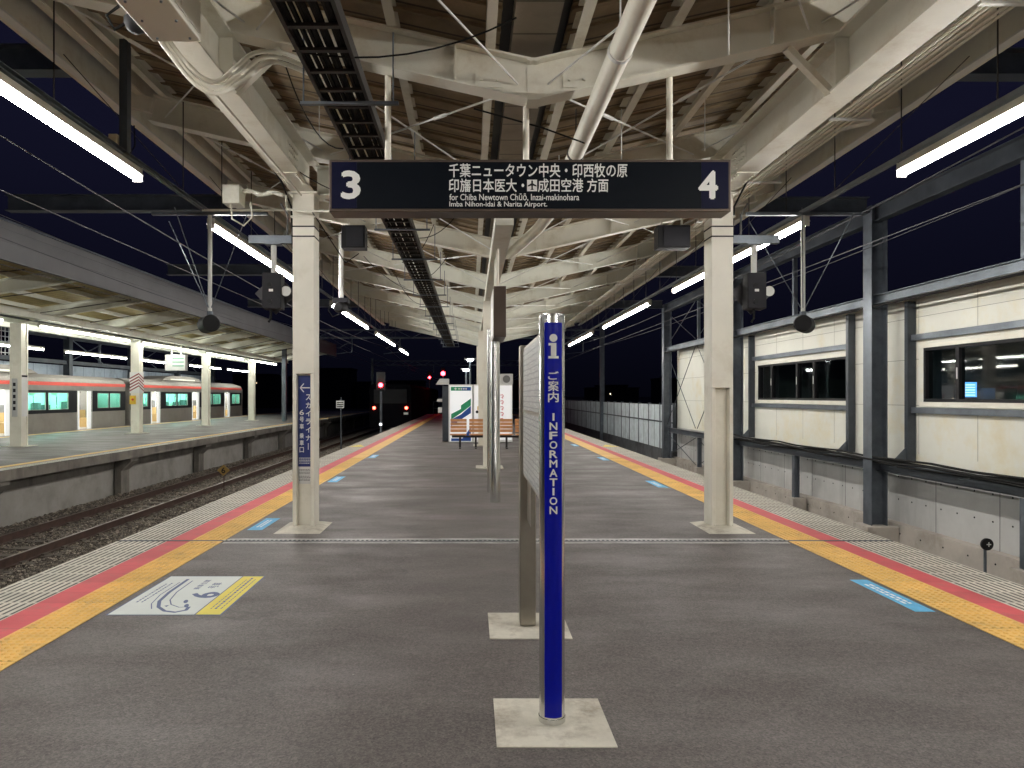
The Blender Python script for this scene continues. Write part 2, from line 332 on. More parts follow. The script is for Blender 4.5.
def poster_mat():
    m = bpy.data.materials.new('timetable_print'); m.use_nodes = True; nt = m.node_tree; N = nt.nodes; L = nt.links; b = N['Principled BSDF']
    tc = N.new('ShaderNodeTexCoord'); sx = N.new('ShaderNodeSeparateXYZ'); L.new(tc.outputs['Object'], sx.inputs[0])
    cb = N.new('ShaderNodeCombineXYZ'); L.new(sx.outputs[1], cb.inputs[0]); L.new(sx.outputs[2], cb.inputs[1])
    br = N.new('ShaderNodeTexBrick'); L.new(cb.outputs[0], br.inputs['Vector']); br.offset = .0
    br.inputs['Color1'].default_value = (.52,.53,.52,1); br.inputs['Color2'].default_value = (.62,.63,.61,1); br.inputs['Mortar'].default_value = (.34,.35,.36,1)
    br.inputs['Scale'].default_value = 1; br.inputs['Mortar Size'].default_value = .004; br.inputs['Brick Width'].default_value = .075; br.inputs['Row Height'].default_value = .034
    ns = N.new('ShaderNodeTexNoise'); ns.inputs['Scale'].default_value = 90; L.new(tc.outputs['Object'], ns.inputs['Vector'])
    r = N.new('ShaderNodeMapRange'); L.new(ns.outputs['Fac'], r.inputs['Value']); r.inputs['From Min'].default_value = .45; r.inputs['From Max'].default_value = .6; r.inputs['To Min'].default_value = .45; r.inputs['To Max'].default_value = 1.1
    mx = N.new('ShaderNodeMix'); mx.data_type = 'RGBA'; mx.blend_type = 'MULTIPLY'; mx.inputs['Factor'].default_value = 1; L.new(br.outputs['Color'], mx.inputs['A']); L.new(r.outputs[0], mx.inputs['B'])
    L.new(mx.outputs['Result'], b.inputs['Base Color']); b.inputs['Roughness'].default_value = .5
    return m
M['poster'] = poster_mat()

# ------------------------------------------------------------------ text
_tc = {}
def text_geo(s, weight):
    k = (s, weight)
    if k in _tc: return _tc[k]
    cu = bpy.data.curves.new('t', 'FONT'); cu.body = s; cu.size = 1; cu.offset = weight; cu.resolution_u = 3
    o = bpy.data.objects.new('t', cu); COL.objects.link(o)
    dg = bpy.context.evaluated_depsgraph_get(); dg.update()
    me = bpy.data.meshes.new_from_object(o.evaluated_get(dg))
    vs = [v.co.copy() for v in me.vertices]; fs = [tuple(p.vertices) for p in me.polygons]
    bpy.data.objects.remove(o); bpy.data.curves.remove(cu); bpy.data.meshes.remove(me)
    _tc[k] = (vs, fs); return _tc[k]
def write(mb, s, c, u, v, w, h, weight=.012, mi=0, keep=False):
    u = Vector(u); v = Vector(v); nrm = u.cross(v); c = Vector(c)
    vs, fs = text_geo(s, 0)
    x0 = min(a.x for a in vs); x1 = max(a.x for a in vs); y0 = min(a.y for a in vs); y1 = max(a.y for a in vs)
    sx = w/max(x1-x0,1e-6) if w else h/max(y1-y0,1e-6); sy = h/max(y1-y0,1e-6) if h else sx
    k = 0; d = weight
    for ox, oy in ((0,0),(-d,0),(d,0),(0,d),(0,-d)):
        mb.add([c + u*((a.x+ox-(x0+x1)/2)*sx) + v*((a.y+oy-(y0+y1)/2)*sy) + nrm*(k*.00012) for a in vs], fs, mi); k += 1
UX, UY, UZ = Vector((1,0,0)), Vector((0,1,0)), Vector((0,0,1))

# ------------------------------------------------------------------ world + camera
w = bpy.data.worlds.new('World'); sc.world = w; w.use_nodes = True
wn = w.node_tree; bg = wn.nodes['Background']
g = wn.nodes.new('ShaderNodeTexCoord'); sp = wn.nodes.new('ShaderNodeSeparateXYZ'); wn.links.new(g.outputs['Generated'], sp.inputs[0])
cr = wn.nodes.new('ShaderNodeValToRGB'); wn.links.new(sp.outputs[2], cr.inputs[0])
cr.color_ramp.elements[0].position = 0; cr.color_ramp.elements[0].color = (.0010,.0011,.0026,1)
cr.color_ramp.elements[1].position = .32; cr.color_ramp.elements[1].color = (.0040,.0041,.0115,1)
wn.links.new(cr.outputs[0], bg.inputs[0]); bg.inputs[1].default_value = 1.0
cd = bpy.data.cameras.new('camera'); cam = bpy.data.objects.new('camera', cd); COL.objects.link(cam); sc.camera = cam
H = 1.6; F = 700.0
cam.location = (0, 0, H); cam.rotation_euler = (R(90), 0, 0)
cd.sensor_width = 36; cd.lens = F/1024*36; cd.shift_x = (512-471.5)/1024; cd.shift_y = 12/1024; cd.clip_end = 5000; cd.clip_start = .05
sc.view_settings.view_transform = 'Standard'; sc.view_settings.look = 'None'; sc.view_settings.exposure = 0.52; sc.view_settings.gamma = 1

# ------------------------------------------------------------------ setting: ground, tracks, platforms
GZ = -1.30
tag(MB().box(-900,900,-300,2500,GZ-.4,GZ-.1).build('ground', mat('dark_earth', (.05,.045,.04), .95, var=.3, scale=.5)), kind='structure')
PC = .375; PY0, PY1 = -18, 62
XL = {k: PC-o for k, o in dict(inner=3.11, red=3.465, bars=3.72, edge=4.27).items()}
XR = {k: PC+o for k, o in dict(inner=3.11, red=3.49, bars=3.72, edge=4.27).items()}
JY = 7.72   # expansion joint
mb = MB(); mb.box(XL['edge'], XR['edge'], PY0, PY1, -.22, 0, 0); mb.box(XL['edge']+.35, XR['edge']-.35, PY0, PY1-.1, GZ-.1, -.222, 1)
tag(mb.build('platform', [M['asphalt'], M['concrete']]), kind='structure')
def strip(name, x0, x1, m, z=.004):
    mb = MB()
    if 'yellow' in name:      # raised dots, where they can be seen
        n = 6; px = (x1-x0-.03)/n; y = 2.0
        while y < 18:
            if abs(y-JY) > .05:
                for i in range(n):
                    cx_ = x0+.015+px*(i+.5); vs = []
                    for r_, z_ in ((.0175,z),(.011,z+.0085)): vs += [(cx_+r_*math.cos(k*math.pi/4), y+r_*math.sin(k*math.pi/4), z_) for k in range(8)]
                    mb.add(vs, [(k,(k+1)%8,8+(k+1)%8,8+k) for k in range(8)]+[tuple(range(8,16))])
            y += .054
    mb.box(x0, x1, PY0, JY-.03, 0.0005, z); mb.box(x0, x1, JY+.03, PY1, 0.0005, z)
    tag(mb.build(name, m), kind='structure')
strip('yellow_tactile_paving', XL['red']+.001, XL['inner'], M['t_yellow'], .006)
strip('yellow_tactile_paving', XR['inner'], XR['red']-.001, M['t_yellow'], .006)
strip('red_platform_edge_line', XL['bars']+.001, XL['red'], M['t_red'])
strip('red_platform_edge_line', XR['red'], XR['bars']-.001, M['t_red'])
strip('ribbed_platform_edge_paving', XL['edge'], XL['bars'], M['t_bars'])
strip('ribbed_platform_edge_paving', XR['bars'], XR['edge'], M['t_bars'])
mb = MB(); mb.box(XL['edge']+.01, XR['edge']-.01, JY-.022, JY+.022, .0005, .007, 0)
for s in (-1, 1): mb.box(XL['inner']+.02, XR['inner']-.02, JY+s*.055-.008, JY+s*.055+.008, .0005, .006, 1)
xx = XL['inner']
while xx < XR['inner']:
    mb.box(xx, xx+.02, JY-.02, JY+.02, .0075, .011, 1); xx += .05
for s in (-1, 1): mb.box(XL['inner']+.03, XR['inner']-.03, JY+s*.10-.032, JY+s*.10+.032, .0005, .003, 2)  # worn whitish bands, paled further to paint in the glare by the joint
tag(mb.build('platform_expansion_joint', [M['dark_galv'], mat('joint_steel_worn', (.5,.5,.49), .4, .6, var=.3, scale=9), mat('joint_worn_glare_band', (.42,.41,.40), .6, var=.5, scale=4, dirt=(.14,.13,.125), dscale=3)]), kind='structure')
# small patches of repaired paving across the platform
mb = MB()
for y in (12.2, 15.6, 20.3): mb.box(XL['inner']+.1, XR['inner']-.1, y, y+.03, .0005, .003)
tag(mb.build('platform_seam', mat('seam_grey', (.16,.155,.15), .6, var=.5, scale=5)), kind='structure')

# ballast with stone relief where it can be seen
def ballast(x0, x1, y0, y1, step, name, amp=.035):
    nx = int((x1-x0)/step)+1; ny = int((y1-y0)/step)+1
    rng = np.random.default_rng(3)
    xs = np.linspace(x0, x1, nx); ys = np.linspace(y0, y1, ny); gx, gy = np.meshgrid(xs, ys)
    gx = gx + rng.uniform(-.4,.4,gx.shape)*step; gy = gy + rng.uniform(-.4,.4,gy.shape)*step
    gz = GZ + rng.uniform(-amp, amp, gx.shape) + .02*np.sin(gx*2.1)*np.sin(gy*.9)
    vs = np.stack([gx, gy, gz], -1).reshape(-1, 3)
    i = (np.arange(ny-1)[:,None]*nx + np.arange(nx-1)[None,:]).reshape(-1)
    fs = np.stack([i, i+1, i+nx+1, i+nx], -1)
    me = bpy.data.meshes.new(name); me.from_pydata(vs.tolist(), [], fs.tolist()); me.materials.append(M['ballast'])
    o = bpy.data.objects.new(name, me); COL.objects.link(o); return tag(o, 'grey brown crushed stone ballast between the rails', 'ballast', kind='stuff')
ballast(-10.4, -3.6, 4, 42, .055, 'track_ballast')
mb = MB(); mb.box(-10.4,-3.6,42,160,GZ-.08,GZ); mb.box(-10.4,-3.6,-8,4,GZ-.08,GZ); mb.box(4.4,8.3,-8,160,GZ-.08,GZ-.002)
tag(mb.build('track_bed', M['ballast']), kind='structure')
def track(cx, label, g=1.33):
    t = thing('railway_track', (cx, 10, GZ), label, 'railway track')
    for s in (-1, 1):
        x = cx + s*g/2; mb = MB()
        mb.box(x-.065, x+.065, -8, 160, GZ+.01, GZ+.03); mb.box(x-.012, x+.012, -8, 160, GZ+.03, GZ+.14)
        mb.box(x-.034, x+.034, -8, 160, GZ+.14, GZ+.172, 0); mb.box(x-.028, x+.028, -8, 160, GZ+.1725, GZ+.178, 1)
        mb.build('rail', [M['rail'], M['railtop']], t)
    mb = MB(); y = -6
    while y < 90:
        mb.box(cx-1.0, cx+1.0, y, y+.22, GZ-.06, GZ+.012); 
        for s in (-1, 1):
            for q in (-1, 1): mb.box(cx+s*g/2+q*.09-.03, cx+s*g/2+q*.09+.03, y+.04, y+.18, GZ+.0125, GZ+.05)
        y += .62
    o = mb.build('sleepers', M['sleeper'], t); o['kind'] = 'stuff'
TK3, TK6, TK4 = -5.44, -8.5, 6.2
track(TK3, 'railway track right beside the left edge of the near platform')
track(TK6, 'rusty railway track beside the concrete side of the far left platform')
track(TK4, 'railway track between the near platform and the cream panelled wall')

# far left platform
FE = -10.06
mb = MB(); mb.box(-18.7, FE, -5, 75, -.20, 0, 0); tag(mb.build('far_platform', M['asphalt']), kind='structure')
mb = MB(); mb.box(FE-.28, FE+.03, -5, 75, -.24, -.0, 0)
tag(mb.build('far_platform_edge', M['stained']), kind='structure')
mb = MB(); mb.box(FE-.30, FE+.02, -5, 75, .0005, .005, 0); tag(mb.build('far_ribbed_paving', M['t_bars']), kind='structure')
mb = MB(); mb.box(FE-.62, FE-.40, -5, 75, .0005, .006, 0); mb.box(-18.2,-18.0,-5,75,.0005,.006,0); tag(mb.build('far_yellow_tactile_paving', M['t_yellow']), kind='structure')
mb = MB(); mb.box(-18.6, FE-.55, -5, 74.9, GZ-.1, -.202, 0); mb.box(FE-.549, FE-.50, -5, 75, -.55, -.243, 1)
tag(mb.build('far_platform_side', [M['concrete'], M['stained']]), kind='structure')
t = None
y = 3.0; k = 0
while y < 70:
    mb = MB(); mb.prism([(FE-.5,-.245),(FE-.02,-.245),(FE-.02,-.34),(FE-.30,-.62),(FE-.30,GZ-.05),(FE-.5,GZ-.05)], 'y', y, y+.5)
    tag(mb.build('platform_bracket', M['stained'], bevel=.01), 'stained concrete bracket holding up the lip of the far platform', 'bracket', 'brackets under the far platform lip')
    y += 5.9; k += 1

# kilometre marker with number 6
t = thing('track_marker', (-7.55, 21.35, GZ), 'small yellow diamond marker with a number 6 on a thin post in the ballast', 'marker sign')
MB().tube([(-7.55,21.35,GZ-.05),(-7.55,21.35,-.66)], .015, 8).build('post', M['rail'], t)
s_ = .23
MB().prism([(-7.55-s_*.85,-.66),(-7.55,-.66-.17),(-7.55+s_*.85,-.66),(-7.55,-.66+.17)], 'y', 21.30, 21.325).build('plate', mat('marker_yellow', (.30,.19,.05), .6), t)
mb = MB(); write(mb, '6', (-7.55,21.296,-.66), UX, UZ, .11, .17, .02); mb.build('numeral', M['black'], t)

# ------------------------------------------------------------------ canopy over the near platform
RC = .49; Z0 = 3.94; SL = .225; EO = 4.70
def rz(x, base=0.0, c=RC): return Z0 + base + SL*abs(x-c)
C1 = thing('platform_canopy', (.49, 8.45, 0), 'cream steel butterfly canopy over the near platform with brown underside', 'canopy')
frames = [-15.0, -11.6, -8.1, -4.7, -1.2, 2.2, 5.6, 8.5, 12.0, 15.6, 19.1, 22.6, 26.1, 29.6, 33.1]
for i, y in enumerate(frames):
    mb = MB(); e = EO-.35
    for s in (-1, 1):
        a = (RC + s*.002, y, Z0+.16); b = (RC + s*e, y, Z0+.16+SL*e)
        mb.ibeam(a, b, .17, .32, .016)
        for q in (.62, 1.9, 3.2):      # stiffener plates on the web
            x = RC + s*q; mb.box(x-.006, x+.006, y-.08, y+.08, rz(x,.02), rz(x,.30))
        x = RC + s*.35
        mb.box(x-.11, x+.11, y-.022, y-.008, rz(x,.04), rz(x,.17))
        for q in (-.06,.06): mb.tube([(x+q, y-.022, rz(x,.10)), (x+q, y-.036, rz(x,.10))], .011, 6)
        # arm out to the eave
        mb.beam((RC+s*(e+.003), y, Z0+.2+SL*e), (RC+s*(EO-.02), y, Z0+.2+SL*EO), .08, .18)
    mb.box(RC-.05, RC+.05, y-.087, y+.087, Z0-.004, Z0+.012); mb.box(RC-.05, RC+.05, y-.087, y+.087, Z0+.308, Z0+.326); mb.box(RC-.045, RC+.045, y-.012, y+.012, Z0+.0125, Z0+.3075)
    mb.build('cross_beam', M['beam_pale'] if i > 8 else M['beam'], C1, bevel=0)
CY0, CY1 = -16.0, 33.6
offs = [.34, 1.12, 1.92, 2.72, 3.5, 4.2]
for s in (-1, 1):
    for o_ in offs:
        x = RC + s*o_; z = rz(x) + .32 + .085
        MB().cchan((x, CY0, z), (x, CY1, z), .075*(-s), .165, .009).build('purlin', M['beam'], C1)
# deck (folded sheet with shallow ribs)
for s in (-1, 1):
    mb = MB(); a = .26; b = EO-.28; y = CY0
    zt = .32+.175
    mb.add([(RC+s*a,CY0,rz(RC+s*a,zt)),(RC+s*b,CY0,rz(RC+s*b,zt)),(RC+s*b,CY1,rz(RC+s*b,zt)),(RC+s*a,CY1,rz(RC+s*a,zt)),
            (RC+s*a,CY0,rz(RC+s*a,zt+.03)),(RC+s*b,CY0,rz(RC+s*b,zt+.03)),(RC+s*b,CY1,rz(RC+s*b,zt+.03)),(RC+s*a,CY1,rz(RC+s*a,zt+.03))],
           [(0,1,2,3),(4,5,6,7),(0,1,5,4),(1,2,6,5),(2,3,7,6),(3,0,4,7)])
    y = CY0+.1
    while y < CY1:
        mb.beam((RC+s*a, y, rz(RC+s*a,zt-.013)), (RC+s*b, y, rz(RC+s*b,zt-.013)), .05, .024); y += .32
    mb.build('roof_deck', M['deck'], C1)
mb = MB(); mb.box(RC-.17, RC+.17, CY0, CY1, 4.40, 4.62); mb.build('box_gutter', M['gutter'], C1)
mb = MB(); mb.box(RC-.30, RC-.1705, CY0, CY1, 4.56, 4.60); mb.box(RC+.1705, RC+.30, CY0, CY1, 4.56, 4.60); mb.build('gutter_flashing', M['black_steel'], C1)
# eaves
for s in (-1, 1):
    x = RC + s*EO; zb = rz(x, -.0)
    mb = MB(); mb.box(min(x,x+s*.05), max(x,x+s*.05), CY0, CY1, zb, zb+.62, 0)
    mb.box(min(x-s*.09,x-s*.001), max(x-s*.09,x-s*.001), CY0, CY1, zb-.01, zb+.012, 1)
    mb.build('eave_fascia', [M['beam'], M['offwhite']], C1)
    mb = MB(); mb.cchan((x-s*.2, CY0, zb+.34), (x-s*.2, CY1, zb+.34), .08*s, .20, .01); mb.build('eave_channel', M['beam'], C1)
    mb = MB()
    for y in frames: mb.box(x-.16, x+.16-.0, y-.035, y+.035, zb+.10, zb+.22) if s < 0 else mb.box(x-.16, x+.16, y-.035, y+.035, zb+.10, zb+.22)
# longitudinal girders over the wide column pair
CXL, CXR, CYF = -2.03, 3.03, 8.45
for cx in (CXL, CXR):
    MB().ibeam((cx, CY0, 4.275), (cx, 8.73, 4.275), .26, .43, .02).build('girder', M['beam'], C1)
    for y in (2.2, 5.6):
        mb = MB()
        for q in (-1, 1): mb.box(cx+q*.012 if q>0 else cx-.122, cx+.122 if q>0 else cx-.012, y-.006, y+.006, 4.083, 4.467)
        s = 1 if cx < RC else -1
        mb.beam((cx+s*.11, y+.1, 4.07), (cx+s*.50, y+.02, rz(cx+s*.5,-.01)), .06, .05)
        mb.build('girder_bracket', M['beam'], C1)
for cx in (CXL, CXR):
    for ys_ in (3.4, 7.9):
        mb = MB(); s_ = 1 if cx < RC else -1
        mb.box(cx+s_*.010-.004, cx+s_*.010+.004, ys_-.2, ys_+.2, 4.13, 4.42); mb.box(cx-.12, cx+.12, ys_-.22, ys_+.22, 4.048, 4.059)
        for a_ in (-.16,-.1,-.04,.04,.1,.16):
            for z_ in (4.17,4.24,4.31,4.38): mb.tube([(cx+s_*.014,ys_+a_,z_),(cx+s_*.03,ys_+a_,z_)], .011, 6)
            for x_ in (-.09,.09): mb.tube([(cx+x_,ys_+a_,4.048),(cx+x_,ys_+a_,4.032)], .011, 6)
        mb.build('splice_plate', M['beam'], C1)
# centre girder from the wide pair to the end
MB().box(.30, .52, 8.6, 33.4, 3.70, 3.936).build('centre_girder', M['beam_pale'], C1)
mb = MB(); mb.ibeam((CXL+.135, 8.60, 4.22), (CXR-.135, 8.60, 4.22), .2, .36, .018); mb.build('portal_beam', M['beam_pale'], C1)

def wide_column(cx, ztop, label, cover_z):
    mb = MB(); y0, y1 = CYF, CYF+.28; w2 = .13
    mb.box(cx-w2, cx+w2, y0, y1, cover_z, ztop)                    # boxed upper shaft
    mb.box(cx-w2, cx-w2+.045, y0, y1, .02, cover_z-.0005); mb.box(cx+w2-.045, cx+w2, y0, y1, .02, cover_z-.0005)
    mb.box(cx-w2+.0455, cx+w2-.0455, y0+.09, y0+.15, .02, cover_z-.001)
    c = mb.build('column', M['cream'], C1, bevel=.004); c['label'] = label
    mb = MB(); q = .27
    mb.add([(cx-q,8.12,.001),(cx+q,8.12,.001),(cx+q,8.86,.001),(cx-q,8.86,.001),(cx-.16,8.38,.03),(cx+.16,8.38,.03),(cx+.16,8.78,.03),(cx-.16,8.78,.03)],
           [(0,1,2,3),(4,5,6,7),(0,1,5,4),(1,2,6,5),(2,3,7,6),(3,0,4,7)])
    mb.build('mortar_base', M['pad'], c)
    mb = MB(); mb.box(cx-.17, cx+.17, CYF-.04, CYF+.32, ztop-.022, ztop)
    mb.build('cap_plate', M['cream'], c)
    MB().box(cx-.155, cx+.155, CYF-.02, CYF+.30, ztop-.30, ztop-.285).build('stiffener_plate', M['cream'], c)
    mb = MB()
    for z in (3.64, 3.52): mb.box(cx-w2-.004, cx+w2+.004, y0-.004, y1+.004, z, z+.016)
    mb.build('strap', M['black'], c)
    return c
wide_column(CXL, 4.06, 'wide cream column at left with a blue boarding sign let into its face', 1.87)
wide_column(CXR, 4.06, 'wide cream column at right under the number four end of the hanging sign', 1.70)
def centre_column(y, x=.40):
    mb = MB(); w2 = .14
    mb.box(x-w2, x+w2, y, y+.016, .02, 3.70); mb.box(x-w2, x+w2, y+.264, y+.28, .02, 3.70); mb.box(x-.008, x+.008, y+.0165, y+.2635, .02, 3.70)
    for q in (-1,1): mb.box(x+q*.125-.012, x+q*.125+.012, y+.0165, y+.2635, .02, 3.70)
    c = mb.build('column', M['cream'], C1)
    MB().box(x-.3, x+.3, y-.2, y+.48, .001, .02).build('mortar_base', M['pad'], c)
for y in (15.5, 22.5, 29.5): centre_column(y, .40 if y < 16 else .36)
# roof bracing rods with turnbuckles
def rod(p, q, r=.009):
    mb = MB(); p = Vector(p); q = Vector(q); mb.tube([p, q], r, 6)
    m_ = p.lerp(q, .32); d = (q-p).normalized()*.12; mb.tube([m_-d, m_-d*.8, m_+d*.8, m_+d], [r*.9, r*2, r*2, r*.9], 8)
    mb.build('bracing_rod', M['offwhite'], C1)
for i in range(len(frames)-1):
    y0, y1 = frames[i]+.1, frames[i+1]-.1
    for s in (-1, 1):
        for a, b in ((.12, 2.2), (2.3, 4.2)):
            xa, xb = RC+s*a, RC+s*b; y0, y1 = frames[i]+.02, frames[i+1]-.02
            rod((xa, y0, rz(xa,.09)), (xb, y1, rz(xb,.09))); rod((xb, y0, rz(xb,.12)), (xa, y1, rz(xa,.12)))

# drain pipe under the roof
t = thing('drain_pipe', (1.0, 5, 3.9), 'thick cream drain pipe running under the canopy to the right of centre', 'pipe')
MB().tube([(1.0,-2,3.90),(1.0,9.0,3.93),(.92,9.8,3.93),(.60,11.2,3.86)], .078, 16).build('pipe', M['cream'], t, smooth=True)
for y in (1.5, 3.6, 4.7, 6.7, 8.0):
    mb = MB(); mb.tube([(1.0,y-.02,3.905+.003*y),(1.0,y+.02,3.905+.003*y)], .086, 16); mb.tube([(1.0,y,3.98),(1.0,y,4.35)], .006, 6)
    mb.build('pipe_strap', M['black_steel'] if y == 6.7 else M['offwhite'], t)

# cable ladder
t = thing('cable_ladder', (-.9, 8, 3.75), 'dark steel cable ladder hung beneath the canopy left of centre', 'cable ladder')
mb = MB()
for s in (-1,1): mb.box(-.90+s*.16-.012, -.90+s*.16+.012, -2, 30, 3.70, 3.79)
y = -1.9
while y < 30: mb.box(-.90-.147, -.90+.147, y, y+.035, 3.705, 3.725); y += .28
mb.build('ladder_frame', M['black_steel'], t)
for i, (dx, r) in enumerate(((-.125,.018),(-.09,.017),(-.055,.018),(-.02,.017),(.015,.019),(.05,.016),(.085,.018),(.12,.018))):
    pts = [(-.9+dx+random.uniform(-.012,.012), y, 3.728+r+random.uniform(0,.006)) for y in range(-2, 31, 2)]
    MB().tube(pts, r, 6).build('cable', M['rubber'], t)
y = 1.2
while y < 30:
    MB().beam((-1.22,y,3.69),(-.52,y,3.69),.035,.02).build('ladder_hanger_bar', M['galv'], t)
    for x in (-1.2,-.56): MB().tube([(x,y,3.68),(x,y,rz(x,.02))], .006, 6).build('hanger_rod', M['galv'], t)
    y += 1.9

# conduits along the right eave
for i, (x, z, r) in enumerate(((3.72,4.44,.013),(3.78,4.45,.013),(3.85,4.46,.016),(3.93,4.47,.013),(4.0,4.48,.013))):
    tag(MB().tube([(x,-2,z),(x,33,z)], r, 6).build('conduit', M['beam']), 'thin cream conduit in the bundle along the inside of the right eave', 'conduit', 'conduits along the right eave')
y = .8
while y < 32:
    mb = MB(); mb.box(3.64, 4.08, y, y+.04, 4.405, 4.424); mb.tube([(3.66,y+.02,4.42),(3.66,y+.02,rz(3.66,0))], .007, 6); mb.tube([(4.06,y+.02,4.42),(4.06,y+.02,rz(4.06,.0))], .007, 6)
    tag(mb.build('conduit_bracket', M['offwhite']), 'small hung bracket carrying the conduit bundle along the right eave', 'bracket', 'brackets of the right conduit bundle'); y += 2.1
# conduits along the left girder with bends
for i in range(3):
    e = .038*i
    ctrl = [(-2.02,4.1,4.03-e*.2),(-2.0,4.45,3.97-e),(-1.93,4.55,3.86-e),(-1.82,4.6,3.73-e),(-1.70,4.66,3.69-e),(-1.62+e,4.76,3.82-e),(-1.52+e,4.9,4.0-e),(-1.38,5.1,4.10-e),(-1.2,5.3,4.10-e),(-.98,5.4,4.02-e),(-.9,5.4,3.9)]
    pts = []
    for k in range(len(ctrl)-1):
        p0, p1, p2, p3 = (Vector(ctrl[max(0,min(len(ctrl)-1,k+d))]) for d in (-1,0,1,2))
        for u_ in (0,.25,.5,.75):
            pts.append(.5*((2*p1)+(-p0+p2)*u_+(2*p0-5*p1+4*p2-p3)*u_**2+(-p0+3*p1-3*p2+p3)*u_**3))
    pts.append(Vector(ctrl[-1]))
    tag(MB().tube(pts, .016, 8).build('bent_conduit', M['cream'], smooth=True), 'bent cream conduit curving from the left girder to the cable ladder', 'conduit', 'bent conduits at the left girder')
tag(MB().tube([(-2.12,2.8,4.03),(-2.12,4.6,4.02),(-2.02,5.1,3.98),(-2.02,8.3,3.98)], .012, 8).build('conduit', M['cream'], smooth=True), 'slim cream conduit clipped under the left girder', 'conduit')

# junction box on the left girder
t = thing('junction_box', (-1.82, 3.9, 3.8), 'cream metal junction box hung under the left girder near the camera', 'junction box')
MB().box(-1.98,-1.68,3.65,4.35,3.80,4.05).build('box_body', M['cream'], t, bevel=.006)
mb = MB(); mb.box(-1.679,-1.672,3.70,4.30,3.83,4.02); mb.box(-1.671,-1.664,4.02,4.035,3.85,4.0); mb.build('box_door', M['cream'], t, bevel=.002)
mb = MB()
for x in (-1.93,-1.73):
    for y in (3.7,3.9,4.1,4.3): mb.tube([(x,y,3.80),(x,y,3.792)], .008, 6)
mb.build('screws', M['galv'], t)
t = thing('dome_camera', (-2.14, 4.46, 3.9), 'black round camera hung beside the junction box at the top left', 'camera')
mb = MB(); mb.lathe((-2.14,4.46,3.97), [(.02,-.06),(.055,-.035),(.07,0),(.07,.03),(.03,.045),(.03,.09)], 20); mb.build('camera_body', M['black'], t, smooth=True)
MB().tube([(-2.14,4.45,4.0),(-2.27,4.45,3.93),(-2.32,4.45,4.02),(-2.24,4.45,4.08)], .01, 6).build('camera_cable', M['rubber'], t)
t = thing('junction_box', (-2.6, 8.2, 3.7), 'small pale box with ribbed hose beside the top of the left column', 'junction box')
MB().box(-2.92,-2.72,8.2,8.42,3.86,4.08).build('box_body', M['beam_pale'], t, bevel=.006)
mb = MB()
pts = [(-2.71+i*.06, 8.3, 4.02+.02*math.sin(i*1.3)-.004*i) for i in range(9)]
mb.tube(pts, [.03 if i % 2 else .02 for i in range(9)], 8); mb.tube([(-2.2,8.3,3.98),(-2.19,8.3,3.82),(-2.05,8.3,3.79),(-1.5,8.3,3.79)], .014, 6)
mb.tube([(-2.85,8.3,3.86),(-2.84,8.3,3.7),(-2.7,8.3,3.62),(-2.6,8.3,3.72),(-2.62,8.3,3.9)], .011, 6)
mb.build('ribbed_hose', M['beam_pale'], t)

# ------------------------------------------------------------------ hanging direction sign (3 / 4)
SY = 5.6; q = F/SY
def sx(px): return (px-471.5)/q
def sz(py): return H + (396-py)/q
t = thing('direction_sign', (.49, SY, 3.3), 'wide black hanging sign numbered 3 and 4 with white Japanese destinations', 'sign')
x0, x1, z0, z1 = sx(329), sx(731), sz(211.5), sz(159.5)
mb = MB(); mb.box(x0, x1, SY, SY+.22, z0, z1); mb.build('housing', M['sign_frame'], t, bevel=.004)
a = .022
mb = MB(); mb.box(x0+a, x1-a, SY-.006, SY-.0005, z0+a, z1-a); mb.build('face', M['sign_black'], t)
for ea, eb in ((x0+a, sx(357)), (sx(701), x1-a)): MB().box(ea, eb, SY-.009, SY-.0065, z0+a, z1-a).build('end_panel', M['sign_navy'], t)
def txt(s, xa, xb, ya, yb, wt, y=SY-.0105):
    mb = MB(); write(mb, s, (sx((xa+xb)/2), y, sz((ya+yb)/2)), UX, UZ, (xb-xa)/q, (yb-ya)/q, wt); return mb.build('lettering', M['white'], t)
txt('3', 342.5, 359.5, 172, 198.5, .03); txt('4', 699, 716.5, 172, 198.5, .03)
txt('千葉ニュータウン中央・印西牧の原', 449, 627, 164, 177.5, .014, SY-.0085)
txt('印旛日本医大・', 449, 524, 179, 192.3, .014, SY-.0085); txt('成田空港', 538, 583, 179, 192.3, .014, SY-.0085); txt('方面', 587, 608, 179, 192.3, .014, SY-.0085)
txt('for Chiba Newtown Chūō, Inzai-makinohara', 449.5, 579, 194, 201.5, .010, SY-.0085); txt('Imba Nihon-idai & Narita Airport.', 449.5, 547, 201.8, 208.3, .010, SY-.0085)
mb = MB(); mb.box(sx(527), sx(537), SY-.0085, SY-.0065, sz(191.5), sz(180)); mb.build('airport_symbol', M['white'], t)
mb = MB()   # plane glyph
cx, cz = sx(532), sz(185.8)
mb.prism([(cx-.005,cz-.036),(cx+.005,cz-.036),(cx+.007,cz+.034),(cx,cz+.042),(cx-.007,cz+.034)], 'y', SY-.0105, SY-.009)
mb.prism([(cx-.035,cz-.010),(cx-.035,cz-.001),(cx,cz+.020),(cx+.035,cz-.001),(cx+.035,cz-.010),(cx,cz+.001)], 'y', SY-.0125, SY-.0107)
mb.prism([(cx-.017,cz-.038),(cx,cz-.022),(cx+.017,cz-.038),(cx,cz-.032)], 'y', SY-.0125, SY-.0107)
mb.build('plane_symbol', M['black'], t)
